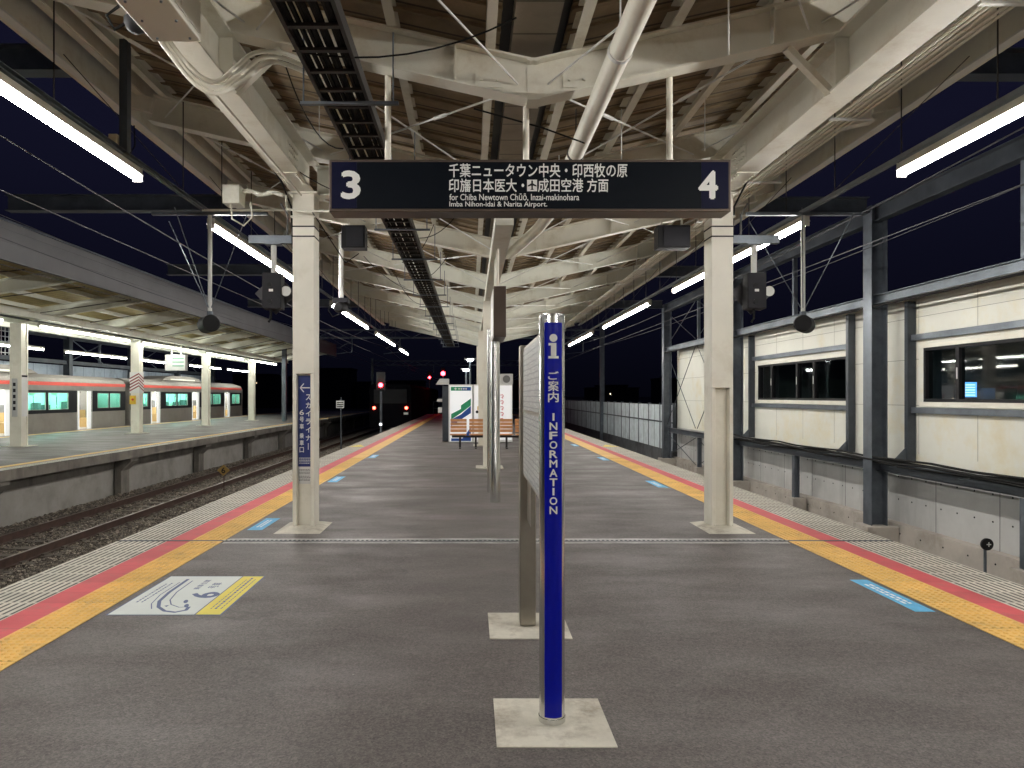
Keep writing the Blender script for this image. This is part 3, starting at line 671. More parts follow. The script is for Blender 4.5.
for px, pt in ((386.5,70),(527,103),(673,74)):
    mb = MB(); mb.tube([(sx(px),SY+.1,z1),(sx(px),SY+.1,rz(sx(px),-.0))], .026, 12); mb.tube([(sx(px),SY+.1,z1),(sx(px),SY+.1,z1+.02)], .05, 12)
    mb.build('hanger_pole', M['cream'], t, smooth=True)

# sign board on the left column
t = thing('boarding_sign', (CXL, 8.52, .75), 'narrow blue vertical boarding sign with white arrow on the left column', 'sign')
q2 = F/8.53
def cz(py): return H+(396-py)/q2
def cxx(px): return (px-471.5)/q2
yb_ = 8.539
MB().box(CXL-.082, CXL+.082, yb_-.012, yb_, .74, 1.85).build('sign_plate', M['sign_blue'], t, bevel=.002)
mb = MB(); yt = yb_-.0135
ax = CXL; az = 1.70
mb.beam((ax-.055,yt,az),(ax+.062,yt,az),.0006,.012)
mb.beam((ax-.056,yt-.0004,az),(ax-.012,yt-.0004,az+.052),.0006,.012); mb.beam((ax-.056,yt-.0008,az),(ax-.012,yt-.0008,az-.052),.0006,.012)
mb.build('arrow', M['white'], t)
mb = MB(); z = 1.585
for ch in 'スカイライナー':
    if ch == 'ー': mb.box(ax+.038, ax+.046, yt-.001, yt, z-.045, z+.035)
    else: write(mb, ch, (ax+.042, yt, z), UX, UZ, .058, .068, .02)
    z -= .099
z = 1.40
for ch, dz in (('6',.085),('号',.085),('車',.115),('乗',.085),('車',.085),('口',.0)):
    write(mb, ch, (ax-.038, yt, z), UX, UZ, .05, .062, .02); z -= dz
mb.box(ax-.07, ax+.07, yt-.001, yt, .845, .849); 
for i, zz in enumerate((.83,.812,.794,.776)):
    x = ax-.068
    while x < ax+.06:
        w_ = random.uniform(.008,.02); mb.box(x, x+w_, yt-.001, yt, zz, zz+.007); x += w_+.005
mb.build('lettering', M['white'], t)
MB().box(CXL-.08, CXL+.08, yb_-.008, yb_, .53, .735).build('notice_strip', M['offwhite'], t)
mb = MB()
for zz in (.70,.685,.665,.65,.62,.605,.585,.57):
    x = ax-.07
    while x < ax+.055:
        w_ = random.uniform(.008,.022); mb.box(x, x+w_, yb_-.0095, yb_-.0085, zz, zz+.006); x += w_+.006
mb.build('notice_print', M['charcoal'], t)

# ------------------------------------------------------------------ information stand
t = thing('information_stand', (.395, 3.44, 0), 'polished steel information stand with blue INFORMATION post and timetable board', 'information board')
PX, PYY = .395, 3.44
mb = MB(); mb.lathe((PX,PYY,0), [(.0625,.012),(.0625,1.985),(.06,2.0)], 40); mb.lathe((PX,PYY,0), [(.066,.01),(.066,.035)], 40)
post = mb.build('post', M['chrome'], t, smooth=True)
# blue curved strip on the side facing the camera
mb = MB(); n = 28; r = .0645; vs = []; fs = []
for j, z in enumerate((.045, 1.955)):
    for k in range(n+1):
        a = R(-90-40+82*k/n); vs.append((PX+r*math.cos(a), PYY+r*math.sin(a), z))
for k in range(n): fs.append((k, k+1, n+2+k, n+1+k))
mb.add(vs, fs); mb.build('blue_strip', M['blue'], post, smooth=True)
def wrap_text(mb, s, zc, w, h, wt):
    tmp = MB(); write(tmp, s, (0,0,zc), UX, UZ, w, h, wt)
    rr = .0668
    mb.add([(PX+(rr-v[1])*math.sin(v[0]/rr), PYY-(rr-v[1])*math.cos(v[0]/rr), v[2]) for v in tmp.v], tmp.f)
def pz(py): return H + (396-py)*3.38/700
mb = MB()
# letter i: dot + slab stem
def wrap_poly(mb, poly):
    rr = .0668
    us = [p[0] for p in poly]; zs = [p[1] for p in poly]
    if len(poly) == 4:
        a, b = min(us), max(us); n_ = 10
        for k in range(n_):
            u0, u1 = a+(b-a)*k/n_, a+(b-a)*(k+1)/n_
            mb.add([(PX+rr*math.sin(u/rr), PYY-rr*math.cos(u/rr), z) for u, z in ((u0,min(zs)),(u1,min(zs)),(u1,max(zs)),(u0,max(zs)))], [(0,1,2,3)])
        return
    mb.add([(PX+rr*math.sin(u/rr), PYY-rr*math.cos(u/rr), z) for u, z in poly], [tuple(range(len(poly)))])
za = pz(338)
for k in range(20):
    u0 = -.019+.038*k/20; u1 = u0+.0019; um = (u0+u1)/2; hz = math.sqrt(max(0,.019**2-um*um)); wrap_poly(mb, [(u0,za-hz),(u1,za-hz),(u1,za+hz),(u0,za+hz)])
wrap_poly(mb, [(-.012,pz(356)),(.014,pz(356)),(.014,pz(343)),(-.012,pz(343))]); wrap_poly(mb, [(-.024,pz(345.5)),(-.0122,pz(345.5)),(-.0122,pz(343)),(-.024,pz(343))])
wrap_poly(mb, [(-.025,pz(358.5)),(.026,pz(358.5)),(.026,pz(356.1)),(-.025,pz(356.1))])
for ch, p0, p1 in (('ご',371.5,379.5),('案',381,391),('内',392,402)): wrap_text(mb, ch, pz((p0+p1)/2), .050, (p1-p0)*3.38/700, .02)
p0 = 413.2
for ch in 'INFORMATION':
    wrap_text(mb, ch, pz(p0+3.7), .009 if ch == 'I' else .036, 7.3*3.38/700, .004 if ch == 'I' else .022); p0 += 9.32
mb.build('lettering', M['white'], post)
# far leg, board
MB().box(PX-.06, PX+.05, 4.83, 4.95, .012, 1.95).build('leg', M['brushed'], t, bevel=.008)
by0, by1 = 3.51, 4.825
bd = MB().box(PX-.036, PX+.036, by0, by1, 1.05, 1.93).build('board', M['brushed'], t, bevel=.004)
for s in (-1, 1):
    MB().box(PX+s*.0365 if s>0 else PX-.0405, PX+.0405 if s>0 else PX-.0365, by0+.03, by1-.03, 1.075, 1.905).build('timetable_sheet', M['poster'], bd)
    MB().box(PX+s*.041 if s>0 else PX-.0435, PX+.0435 if s>0 else PX-.041, by0+.02, by1-.02, 1.49, 1.51).build('divider', M['brushed'], bd)
MB().box(PX-.012, PX+.012, by1-.30, by1-.001, .75, 1.049).build('lower_plate', M['brushed'], t)
for (a, b, c_, d) in ((.115,.665,3.18,3.69),(.12,.665,4.60,5.15)):
    tag(MB().box(a, b, c_, d, .0006, .006).build('mortar_pad', M['pad']), 'pale square mortar pad around the foot of the blue post' if c_ < 4 else 'pale square mortar pad around the rear leg of the information stand', 'floor pad')

# chrome round post further back
t = thing('steel_post', (.36, 10.57, 0), 'round polished steel post standing near the platform centre', 'post')
mb = MB(); mb.lathe((.36,10.57,0), [(.078,.001),(.078,.62),(.068,.66),(.068,2.42)], 28); mb.build('shaft', M['chrome'], t, smooth=True)
mb = MB(); mb.lathe((.29,11.6,0), [(.03,.001),(.03,2.7)], 16); tag(mb.build('steel_post', M['chrome'], smooth=True), 'slimmer polished steel post just behind the round steel post', 'post')
# side-on hanging box sign
t = thing('hanging_box_sign', (.45, 9.8, 2.4), 'thin bronze framed box sign seen edge-on above the steel post', 'sign')
MB().box(.31,.485,9.8,10.9,2.43,3.14).build('housing', M['sign_frame'], t, bevel=.005)
MB().box(.300,.3095,9.84,10.86,2.47,3.10).build('face', M['white'], t)
for y in (10.0,10.7): MB().tube([(.37,y,3.14),(.37,y,3.70)], .024, 10).build('hanger_pole', M['cream'], t)

# ------------------------------------------------------------------ lamps
def lamp(x, y, z, L_, side, label, group, m, n=5):
    t = thing('strip_lamp', (x, y, z), label, 'lamp', group)
    mb = MB(); mb.prism([(x-.062,z+.052),(x+.062,z+.052),(x+.03,z+.135),(x-.03,z+.135)], 'y', y, y+L_)
    for yy in (y-.012, y+L_+.002): mb.box(x-.048, x+.048, yy, yy+.01, z-.01, z+.13)
    mb.build('housing', M['lamp_body'], t)
    mb = MB()
    seg = L_/n
    for i in range(n): mb.tube([(x, y+i*seg+.012, z+.018),(x, y+(i+1)*seg-.012, z+.018)], .027, 8)
    mb.build('lamp_tube', m, t)
    return t
starts = [-14.6, -6.6, 1.35, 9.3, 17.3, 25.4, 33.6]
LX, RX, LZ = -3.46, 4.36, 3.83
words = ['backmost', 'rear', 'nearest', 'second', 'third', 'fourth', 'farthest']
for side, x in (('left', LX), ('right', RX)):
    for i, y in enumerate(starts):
        lamp(x, y-(.16 if side == 'right' else 0), LZ, 5.9 if i < 6 else 4.2, side, f'{words[i]} white strip lamp in the row hanging along the {side} platform edge', f'strip lamps over the {side} platform edge', M['tube'])
    # suspended rail above the lamps, hung from the eave
    t = thing('lamp_rail', (x, 10, LZ+.2), f'dark suspended steel rail carrying the strip lamps over the {side} platform edge', 'rail')
    MB().cchan((x, -15, LZ+.19), (x, 38, LZ+.19), .05, .05, .006).build('rail_channel', M['galv'], t)
    y = .6
    while y < 33:
        MB().tube([(x,y,LZ+.232),(x,y,rz(x,.30))], .007, 6).build('hanger_rod', M['black_steel'], t)
        if int(y*10) % 3 == 0:
            s = -1 if x < 0 else 1
            MB().tube([(x,y+.05,LZ+.232),(x+s*.62,y-1.4,rz(x+s*.62,.05))], .005, 6).build('brace_wire', M['black_steel'], t)
        y += 1.3
# cable conduit pole with cream switch beside the near left lamp
t = thing('hanging_conduit_pole', (LX+.02, 7.2, 4.1), 'dark square hanging pole with a small cream switch above the near left lamp', 'pole')
MB().box(LX-.04, LX+.04, 6.95, 7.03, 4.02, 5.15).build('pole', M['dark_galv'], t, bevel=.004)
MB().box(LX-.14, LX-.05, 6.93, 7.02, 4.06, 4.2).build('switch_box', mat('switch_cream', (.6,.5,.33), .5), t, bevel=.01)
MB().tube([(LX-.09,6.95,4.06),(LX-.09,6.95,3.95)], .008, 6).build('pull_cord', M['offwhite'], t)
MB().tube([(LX+.05,6.99,4.02),(LX+.10,6.99,4.1),(LX+.09,6.99,4.3)], .008, 6).build('cable', M['rubber'], t)

# cylinder loudspeakers hung from poles
def cyl_speaker(x, y, label):
    s = 1 if x > 0 else -1
    t = thing('hanging_loudspeaker', (x, y, 2.5), label, 'loudspeaker', 'cylindrical loudspeakers over the platform edges')
    MB().tube([(x,y,2.66),(x,y,3.95)], .026, 12).build('pole', M['offwhite'], t, smooth=True)
    mb = MB()
    mb.tube([(x-.075*s,y-.14,2.535),(x-.07*s,y-.13,2.535),(x+.10*s,y+.12,2.535),(x+.12*s,y+.15,2.535)], [.095,.11,.11,.08], 24)
    mb.build('speaker_body', M['black'], t, smooth=True)
    MB().tube([(x,y,2.63),(x,y,2.70)], .04, 10).build('clamp', M['galv'], t)
    for dx, dy in ((-.62,.2),(.55,-.2),(-.25,-.5)):
        MB().tube([(x,y,2.70),(x+dx,y+dy,3.92)], .006, 6).build('stay_wire', M['galv'], t)
    MB().beam((x-.75,y,3.97),(x+.75,y,3.97),.05,.04).build('cross_bar', M['galv'], t)
cyl_speaker(LX+.06, 9.1, 'black cylinder loudspeaker on a white pole over the left platform edge')
cyl_speaker(RX-.04, 9.12, 'black cylinder loudspeaker on a white pole over the right platform edge')
tag(MB().tube([(LX,9.0,3.99),(-1.9,9.0,3.99)], .016, 8).build('cross_pipe', M['beam_pale']), 'thin horizontal pipe from the left lamp row to the column top', 'pipe')

# departure signal boxes on arms
def signal_box(xc, colx, label):
    s = 1 if xc > colx else -1
    t = thing('departure_signal', (xc, 8.6, 2.7), label, 'signal', 'departure signal boxes beside the wide columns')
    mb = MB(); mb.beam((colx+s*.135,8.6,3.52),(xc+s*.30,8.6,3.52),.07,.10); mb.box(xc-.1,xc+.1,8.54,8.66,3.45,3.465); mb.build('arm', M['galv'], t, bevel=.004)
    MB().tube([(xc,8.6,3.47),(xc,8.6,3.08)], .035, 12).build('drop_pole', M['offwhite'], t)
    MB().box(xc-.115,xc+.115,8.50,8.68,2.66,3.10).build('signal_housing', M['charcoal'], t, bevel=.012)
    mb = MB(); d = .26; cz_ = 2.87
    mb.prism([(xc-d,cz_),(xc,cz_-d),(xc+d,cz_),(xc,cz_+d)], 'y', 8.69, 8.70); mb.build('backboard', mat('backboard_grey', (.05,.05,.06), .6) if 'backboard_grey' not in bpy.data.materials else bpy.data.materials['backboard_grey'], t)
    mb = MB()
    for z in (2.80,3.0): mb.tube([(xc-.02,8.5,z-.05),(xc-.02,8.485,z-.05)], .028, 16)
    mb.build('lens', M['black'], t)
    MB().box(xc-.03,xc+.02,8.495,8.4995,2.87,2.90).build('label_plate', M['white'], t)
    MB().tube([(xc+.165,8.56,2.88),(xc+.165,8.54,2.88)], [.055,.062], 20).build('reflector_disc', M['offwhite'], t)
    MB().tube([(xc-.02,8.55,2.66),(xc-.02,8.55,2.55),(xc-.05,8.55,2.5)], .014, 8).build('cable', M['rubber'], t)
    MB().tube([(xc-s*.18,8.55,3.57),(xc-s*.2,8.5,3.8),(xc-s*.1,8.55,3.95)], .013, 8).build('feed_hose', M['grille'], t)
signal_box(-2.43, CXL, 'charcoal signal box with a diamond backboard on an arm left of the left column')
signal_box(3.47, CXR, 'charcoal signal box with a diamond backboard on an arm right of the right column')

# box loudspeakers under the canopy
for x0_, x1_, lab in ((3.12,3.66,'black box loudspeaker hung under the canopy left of the right column'),(-2.18,-1.78,'black box loudspeaker hung under the canopy right of the left column')):
    t = thing('box_loudspeaker', ((x0_+x1_)/2, 12, 4.1), lab, 'loudspeaker', 'box loudspeakers under the canopy')
    MB().box(x0_, x1_, 11.7, 11.98, 4.08, 4.46).build('cabinet', M['black'], t, bevel=.01)
    MB().box(x0_+.09, x1_-.03, 11.688, 11.699, 4.11, 4.43).build('grille', M['charcoal'], t, bevel=.003)
    mb = MB()
    for x in (x0_+.1, x1_-.1): mb.beam((x,11.85,4.46),(x,11.85,rz(x,.02)), .03,.03)
    mb.build('bracket', M['beam'], t)
t = thing('camera_pole', (-2.42, 13.0, 3.3), 'white hanging pole with a black platform camera to the right of the left column', 'camera')
MB().tube([(-2.42,13,rz(-2.42,0)),(-2.42,13,3.42)], .045, 14).build('pole', M['offwhite'], t, smooth=True)
mb = MB(); mb.box(-2.56,-2.28,12.88,13.14,3.32,3.41); mb.build('mount', M['charcoal'], t, bevel=.01)
mb = MB(); mb.tube([(-2.42,12.72,3.22),(-2.42,12.78,3.22),(-2.42,13.12,3.26)], [.07,.10,.10], 16); mb.build('camera_body', M['black'], t, smooth=True)
MB().tube([(-2.56,13,3.34),(-2.66,13,3.2),(-2.58,13,3.07),(-2.45,13,3.12)], .012, 8).build('cable', M['rubber'], t)

# loose hanging wires under the canopy
for p, lab in (([(-1.9,8.3,3.8),(-1.8,10,3.5),(-1.9,11.8,4.0)], 'thin black cable drooping beside the left column'),
               ([(.02,5.75,3.96),(.6,5.9,3.86),(1.0,6.2,3.84)], 'short black cable tied to the drain pipe')):
    tag(MB().tube(p, .007, 6).build('loose_cable', M['rubber']), lab, 'cable')

random.seed(21)
for i in range(9):
    y = 2.6+i*1.7; x = -.9+random.choice((-1,1))*.2; x2 = x+random.choice((-1,1))*random.uniform(.5,1.6); dz = random.uniform(.05,.2)
    p = Vector((x,y,3.72)); q_ = Vector((x2,y+random.uniform(-.5,.9),rz(x2,.05)))
    pts = [p.lerp(q_, k/8) + Vector((0,0,-dz*4*(k/8)*(1-k/8))) for k in range(9)]
    tag(MB().tube(pts, .006, 5).build('loose_cable', M['rubber']), 'thin black cable drooping from the cable ladder to the roof beams', 'cable', 'loose cables of the cable ladder')
for i, (x, y) in enumerate(((1.8,4.9),(2.4,7.2),(1.5,7.0),(-1.5,6.9),(-1.0,4.0),(3.6,5.2))):
    tag(MB().tube([(x,y,rz(x,.30)),(x,y,rz(x,-.25))], .006, 5).build('hanger_rod', M['offwhite']), 'thin white drop rod hanging from the canopy beams', 'rod', 'drop rods under the canopy')
for s_, xx_ in ((-1,CXL),(1,CXR)):
    x = xx_ + s_*.16
    tag(MB().tube([(x,2.4,4.5),(x+s_*.1,2.9,4.3),(x+s_*.1,7.6,4.28),(x+s_*.03,8.2,4.1),(x+s_*.0,8.5,3.9),(x-s_*.01,8.55,3.4)], .012, 8).build('conduit', M['rubber'], smooth=True), ('left' if s_ < 0 else 'right')+' black cable running along the girder and down the wide column', 'cable')
# ------------------------------------------------------------------ floor markings
t = thing('floor_sheet', (-2.25, 5.65, 0), 'white floor sheet with a train outline, number 6 and yellow band at left', 'floor marking')
fx0, fx1, fy0, fy1 = -2.66, -1.84, 5.12, 6.2
MB().box(fx0-.012, fx1+.012, fy0-.012, fy1+.012, .0005, .0012).build('border', M['decal_navy'], t)
MB().box(fx0, -2.03, fy0, fy1, .0014, .0022).build('white_panel', M['decal_white'], t)
MB().box(-2.02, fx1, fy0, fy1, .0014, .0022).build('yellow_panel', M['decal_yellow'], t)
mb = MB(); U = UY; V = -UX; zf = .0030
write(mb, '6', (-2.14, 5.62, zf), U, V, .15, .21, .03)
write(mb, '号車', (-2.16, 5.90, zf), U, V, .17, .08, .01)
write(mb, '乗車位置', (-2.28, 5.93, zf), U, V, .3, .05, .01)
def stroke(mb, pts, w_, z=zf):
    for a, b in zip(pts, pts[1:]):
        a = Vector((a[0],a[1],z)); b = Vector((b[0],b[1],z)); d = (b-a).normalized(); n_ = Vector((-d.y,d.x,0))*w_/2
        mb.add([a-n_-d*w_*.2, b-n_+d*w_*.2, b+n_+d*w_*.2, a+n_-d*w_*.2], [(0,1,2,3)]); z += .00003
# generic rounded train nose drawn with a few strokes
nose = [(-2.47,6.1),(-2.46,5.7),(-2.43,5.45),(-2.37,5.30),(-2.28,5.20),(-2.19,5.17),(-2.13,5.22),(-2.14,5.30)]
stroke(mb, nose, .028, .0031)
stroke(mb, [(-2.41,6.05),(-2.40,5.7),(-2.36,5.48),(-2.30,5.36),(-2.21,5.29),(-2.15,5.30)], .010, .0033)
stroke(mb, [(-2.50,6.0),(-2.50,5.62),(-2.46,5.38),(-2.40,5.25)], .008, .0035)
mb.add([(-2.34,5.33,zf),(-2.31,5.35,zf),(-2.31,5.30,zf)], [(0,1,2)])
for cx_, cy_ in ((-2.22,5.44),(-2.17,5.33)):
    mb.add([(cx_+.018*math.cos(k*math.pi/6)-.012*math.sin(k*math.pi/6), cy_+.045*math.sin(k*math.pi/6), .0036) for k in range(12)], [tuple(range(12))])
for x_ in (-2.60,-2.56):
    y = 5.42
    while y < 5.95: w_ = random.uniform(.012,.04); mb.box(x_, x_+.014, y, y+w_, .003, .0033); y += w_+.014
for x_ in (-1.93,-1.885,-1.96):
    y = 5.25
    while y < 6.1: w_ = random.uniform(.015,.05); mb.box(x_, x_+.018 if x_ == -1.93 else x_+.008, y, y+w_, .003, .0033); y += w_+.014
mb.build('print', M['decal_navy'], t)

def blue_decal(x0, x1, y0, y1, lab):
    t = thing('floor_decal', ((x0+x1)/2, (y0+y1)/2, 0), lab, 'floor marking', 'blue floor decals beside the yellow tiles')
    MB().box(x0, x1, y0, y1, .0005, .002).build('film', M['decal_blue'], t)
    mb = MB(); c = (x0+x1)/2; L_ = y1-y0
    for i in range(2):
        y = y0+L_*.22
        while y < y1-L_*.2: w_ = random.uniform(.03,.07); mb.box(c-.035+i*.04, c-.012+i*.04, y, y+w_, .0025, .003); y += w_+.02
    mb.build('print', M['white'], t)
blue_decal(3.29, 3.44, 5.19, 6.09, 'long light blue floor decal beside the yellow tiles at right, nearest')
blue_decal(-2.68, -2.50, 8.35, 9.15, 'light blue floor decal behind the left wide column by the yellow tiles')
blue_decal(3.27, 3.44, 12.2, 13.2, 'light blue floor decal seen left of the right column')
blue_decal(-2.68, -2.50, 13.0, 13.9, 'light blue floor decal just right of the left column, farther along')
blue_decal(3.27, 3.44, 17.4, 18.3, 'small distant light blue decal by the right yellow tiles')
blue_decal(-2.68, -2.50, 18.1, 19.0, 'small distant light blue decal by the left yellow tiles')
blue_decal(3.27, 3.44, 22.3, 23.2, 'farthest light blue decal by the right yellow tiles')
for s, lab in ((-1,'yellow triangle marking on the left platform edge far ahead'),(1,'yellow triangle marking on the right platform edge far ahead')):
    x = PC+s*4.0
    mb = MB(); mb.add([(x-.26,22.0,.007),(x+.26,22.0,.007),(x,22.9,.007),(x-.26,22.0,.005),(x+.26,22.0,.005),(x,22.9,.005)], [(0,1,2),(3,4,5),(0,1,4,3),(1,2,5,4),(2,0,3,5)])
    tag(mb.build('edge_triangle', M['decal_yellow']), lab, 'floor marking')

# ------------------------------------------------------------------ benches and boards farther along
def bench(x, y, n, label, facing=-1):
    t = thing('bench', (x, y, 0), label, 'bench', 'wooden benches at the platform centre')
    for i in range(n):
        cx_ = x+i*.58
        mb = MB()
        for j in range(4): mb.box(cx_-.25, cx_+.25, y-.02+j*.105, y+.075+j*.105, .41, .44)
        mb.build('seat', M['wood'], t, bevel=.004)
        mb = MB()
        for j in range(4): mb.beam((cx_-.25,y+.42+.028*j,.53+j*.105),(cx_+.25,y+.42+.028*j,.53+j*.105),.02,.09)
        mb.build('backrest', M['wood'], t)
        MB().box(cx_-.2,cx_+.2,y,y+.40,.385,.408).build('seat_support', M['black_steel'], t)
    L_ = (n-1)*.58
    MB().box(x-.2, x+L_+.2, y+.17, y+.23, .33, .384).build('rail', M['black_steel'], t)
    for cx_ in (x+.05, x+L_-.05) if n > 1 else (x,):
        mb = MB(); mb.box(cx_-.03,cx_+.03,y+.16,y+.24,.03,.33); mb.box(cx_-.03,cx_+.03,y-.05,y+.45,.002,.03)
        mb.build('leg', M['black_steel'], t)
bench(-.40, 21.2, 2, 'two seat wooden bench in front of the blue and green advertisement')
bench(1.02, 21.2, 2, 'two seat wooden bench in front of the white board with red writing')
# advertisement boards
t = thing('advertising_board', (-.35, 23.8, 0), 'white advertising board with green and blue diagonal bands behind the bench', 'board')
b0, b1, by = -.78, .04, 23.8
MB().box(b0, b1, by, by+.12, .03, 1.99).build('frame', M['white'], t, bevel=.006)
mb = MB(); mb.box(b0+.05,b1-.03,by-.004,by-.0005,.06,1.94); mb.build('poster', emit('poster_glow', (.85,.88,.9), .35, (.75,.75,.75)), t)  # poster face emits a faint glow of its own
MB().box(b0+.08,b1-.06,by-.008,by-.0045,1.78,1.91).build('header_band', M['green'], t)
mb = MB(); mb.box(b0+.08+.37,b1-.06,by-.010,by-.0085,1.79,1.90)
mb.build('header_end', M['ad_blue'], t)
mb = MB(); mb.box(b0+.19,b0+.29,by-.012,by-.0105,1.835,1.855); mb.box(b0+.23,b0+.25,by-.0135,by-.0122,1.80,1.89)
for i in range(4):
    x = b0+.33+i*.08; mb.box(x,x+.055,by-.012,by-.0105,1.83,1.86)
    mb.box(x+.02,x+.035,by-.0135,by-.0122,1.81,1.88)
mb.build('header_marks', M['white'], t)
mb = MB()
mb.prism([(b0+.09,.99),(b0+.42,1.16),(b0+.42,1.28),(b1-.06,1.52),(b1-.06,1.28),(b0+.42,1.02),(b0+.09,.80)][::1], 'y', by-.009, by-.0045); mb.build('green_band', M['green'], t)
mb = MB(); mb.prism([(b0+.09,.80),(b0+.42,.97),(b1-.06,1.27),(b1-.06,1.02),(b0+.42,.80),(b0+.09,.58)], 'y', by-.012, by-.0092); mb.build('blue_band', M['ad_blue'], t)
MB().box(b0+.09,b1-.06,by-.008,by-.0045,.07,.16).build('foot_band', M['ad_blue'], t)
mb = MB(); mb.prism([(b1-.34,.16),(b1-.06,.16),(b1-.06,.55)], 'y', by-.008, by-.0046); mb.build('corner_band', M['ad_blue'], t)
t = thing('white_board_cabinet', (.72, 23.8, 0), 'tall white board with red writing behind the right bench', 'board')
MB().box(.065,1.39,by,by+.5,.03,1.99).build('cabinet', M['white'], t, bevel=.008)
MB().box(.10,1.36,by-.004,by-.0005,.1,1.95).build('poster', emit('poster_glow_dim', (.88,.88,.9), .3, (.75,.75,.75)), t)  # weaker glow given to the white board's poster
mb = MB(); random.seed(4)
for i in range(5):
    z = 1.62-i*.2
    stroke_pts = [(.98,z),(1.05,z+.03),(1.09,z-.03),(1.02,z-.07),(1.08,z-.10)]
    for a, b in zip(stroke_pts, stroke_pts[1:]): mb.beam((a[0],by-.008,a[1]),(b[0],by-.008,b[1]),.004,.022)
mb.build('red_marks', M['decal_red'], t)
mb = MB(); mb.tube([(.19,by-.012,1.06),(.19,by-.005,1.06)], .05, 18); mb.build('round_mark', M['black'], t)
MB().box(.20,.28,by-.012,by-.0045,1.12,1.25).build('yellow_mark', M['yellow'], t)
t = thing('outdoor_unit', (1.2, 24.1, 2.0), 'grey air conditioning unit on top of the white board cabinet', 'machine')
MB().box(.98,1.42,24.0,24.3,2.0,2.36).build('casing', M['concrete_panel'], t, bevel=.01)
MB().tube([(1.2,23.995,2.18),(1.2,23.985,2.18)], .13, 20).build('fan_grille', M['grille'], t)
# lamp posts beyond the roof
for x, y, z, lab in ((-.28,36,2.88,'lit white lamp on a slim post beyond the canopy, the lower one'),(-.07,33.8,3.28,'lit white lamp on a post beyond the canopy, beside the centre column')):
    t = thing('platform_lamp', (x, y, 0), lab, 'lamp post')
    MB().tube([(x,y,0),(x,y,z)], .045, 10).build('post', M['galv'], t)
    MB().box(x-.26,x+.26,y-.13,y+.13,z+.09,z+.13).build('lamp_hood', M['offwhite'], t)
    MB().tube([(x,y,z),(x,y,z+.088)], [.10,.16], 12).build('lamp_glass', M['flood'], t)
# equipment kiosk left of the advertisement
t = thing('equipment_cabinet', (-1.05, 24.6, 0), 'grey equipment cabinet with a sloping hood left of the advertisement', 'cabinet')
mb = MB(); mb.box(-1.02,-.80,24.5,25.0,.02,1.95); mb.build('cabinet', M['dark_galv'], t)
mb = MB(); mb.prism([(-1.25,2.0),(-.80,2.0),(-.80,2.2),(-1.1,2.2)], 'y', 24.3, 25.1); mb.build('hood', M['concrete_panel'], t)
MB().box(-1.17,-1.03,24.45,24.6,1.02,1.2).build('monitor', M['offwhite'], t); MB().box(-1.20,-1.03,24.45,24.6,1.4,1.5).build('small_light_box', M['offwhite'], t)

# end fence and railing on the platform far end
t = thing('end_fence', (.4, 58, 0), 'dark steel railing across the far end of the platform', 'fence')
for i in range(9): MB().box(-3.2+i*.9,-3.15+i*.9,58,58.05,0,1.1).build('post', M['dark_galv'], t)
mb = MB(); mb.box(-3.2,4.05,58.0,58.05,1.1,1.15); mb.box(-3.2,4.05,58.0,58.05,.55,.6); mb.build('rail', M['dark_galv'], t)

# ------------------------------------------------------------------ right wall
WX = 8.5
t = thing('trackside_wall', (WX, 14, GZ), 'long cream panelled wall with dark steel frame and windows along the right track', 'wall')
YW0, YW1 = -12, 28.9
wins = [(15.8, 20.75), (7.9, 13.15), (-.2, 5.2)]
def wall_panels():
    mb = MB(); segs = []
    ys = sorted([YW0, YW1] + [a for w_ in wins for a in w_])
    for a, b in zip(ys, ys[1:]):
        iswin = any(abs(a-w_[0]) < 1e-6 for w_ in wins)
        if iswin: mb.box(WX, WX+.16, a, b, .31, 1.49); mb.box(WX, WX+.16, a, b, 2.50, 3.66)
        else: mb.box(WX, WX+.16, a, b, .31, 3.66)
    return mb
wall = wall_panels().build('cream_panels', M['panel'], t)
mb = MB()   # panel joints as thin dark strips
y = YW0+.5
while y < YW1:
    for z0_, z1_ in ((.5,1.27),(2.78,3.4)): mb.box(WX-.0025, WX-.0005, y-.004, y+.004, z0_, z1_)
    y += 1.55
for z in (3.1,): mb.box(WX-.0025, WX-.0005, YW0, YW1, z-.004, z+.004)
segs = [(5.35,7.75),(13.3,15.65),(20.9,28.9)]
for a, b in segs:
    for z in (1.42,2.3): mb.box(WX-.0025,WX-.0005,a,b,z-.004,z+.004)
    mb.box(WX-.0025,WX-.0005,(a+b)/2-.004,(a+b)/2+.004,.5,3.4)
mb.build('panel_joints', mat('panel_joint_grey', (.25,.24,.2), .9), t)
MB().box(WX-.05, WX+.25, YW0, YW1, 3.662, 3.72).build('coping', M['dark_galv'], t)
MB().box(WX-.006, WX+.20, YW0, YW1, -.9, .30).build('lower_concrete', M['concrete_panel'], t)
mb = MB(); y = YW0+.3
while y < YW1:
    for z in (.0,-.45): mb.tube([(WX-.0065,y,z),(WX-.0115,y,z)], .016, 8)
    y += .42
mb.build('anchor_holes', M['charcoal'], t)
mb = MB(); y = YW0
while y < YW1: mb.box(WX-.009, WX-.0065, y-.004, y+.004, -.9, .06); y += 1.55
mb.build('concrete_joints', M['charcoal'], t)
MB().box(WX-.16, WX+.20, YW0, YW1, GZ-.1, -.902).build('plinth', M['plinth'], t, bevel=.01)
mb = MB(); y = YW0+.2
while y < YW1: mb.tube([(WX-.16,y,-1.08),(WX-.166,y,-1.08)], .016, 8); y += .62
mb.build('plinth_holes', M['charcoal'], t)
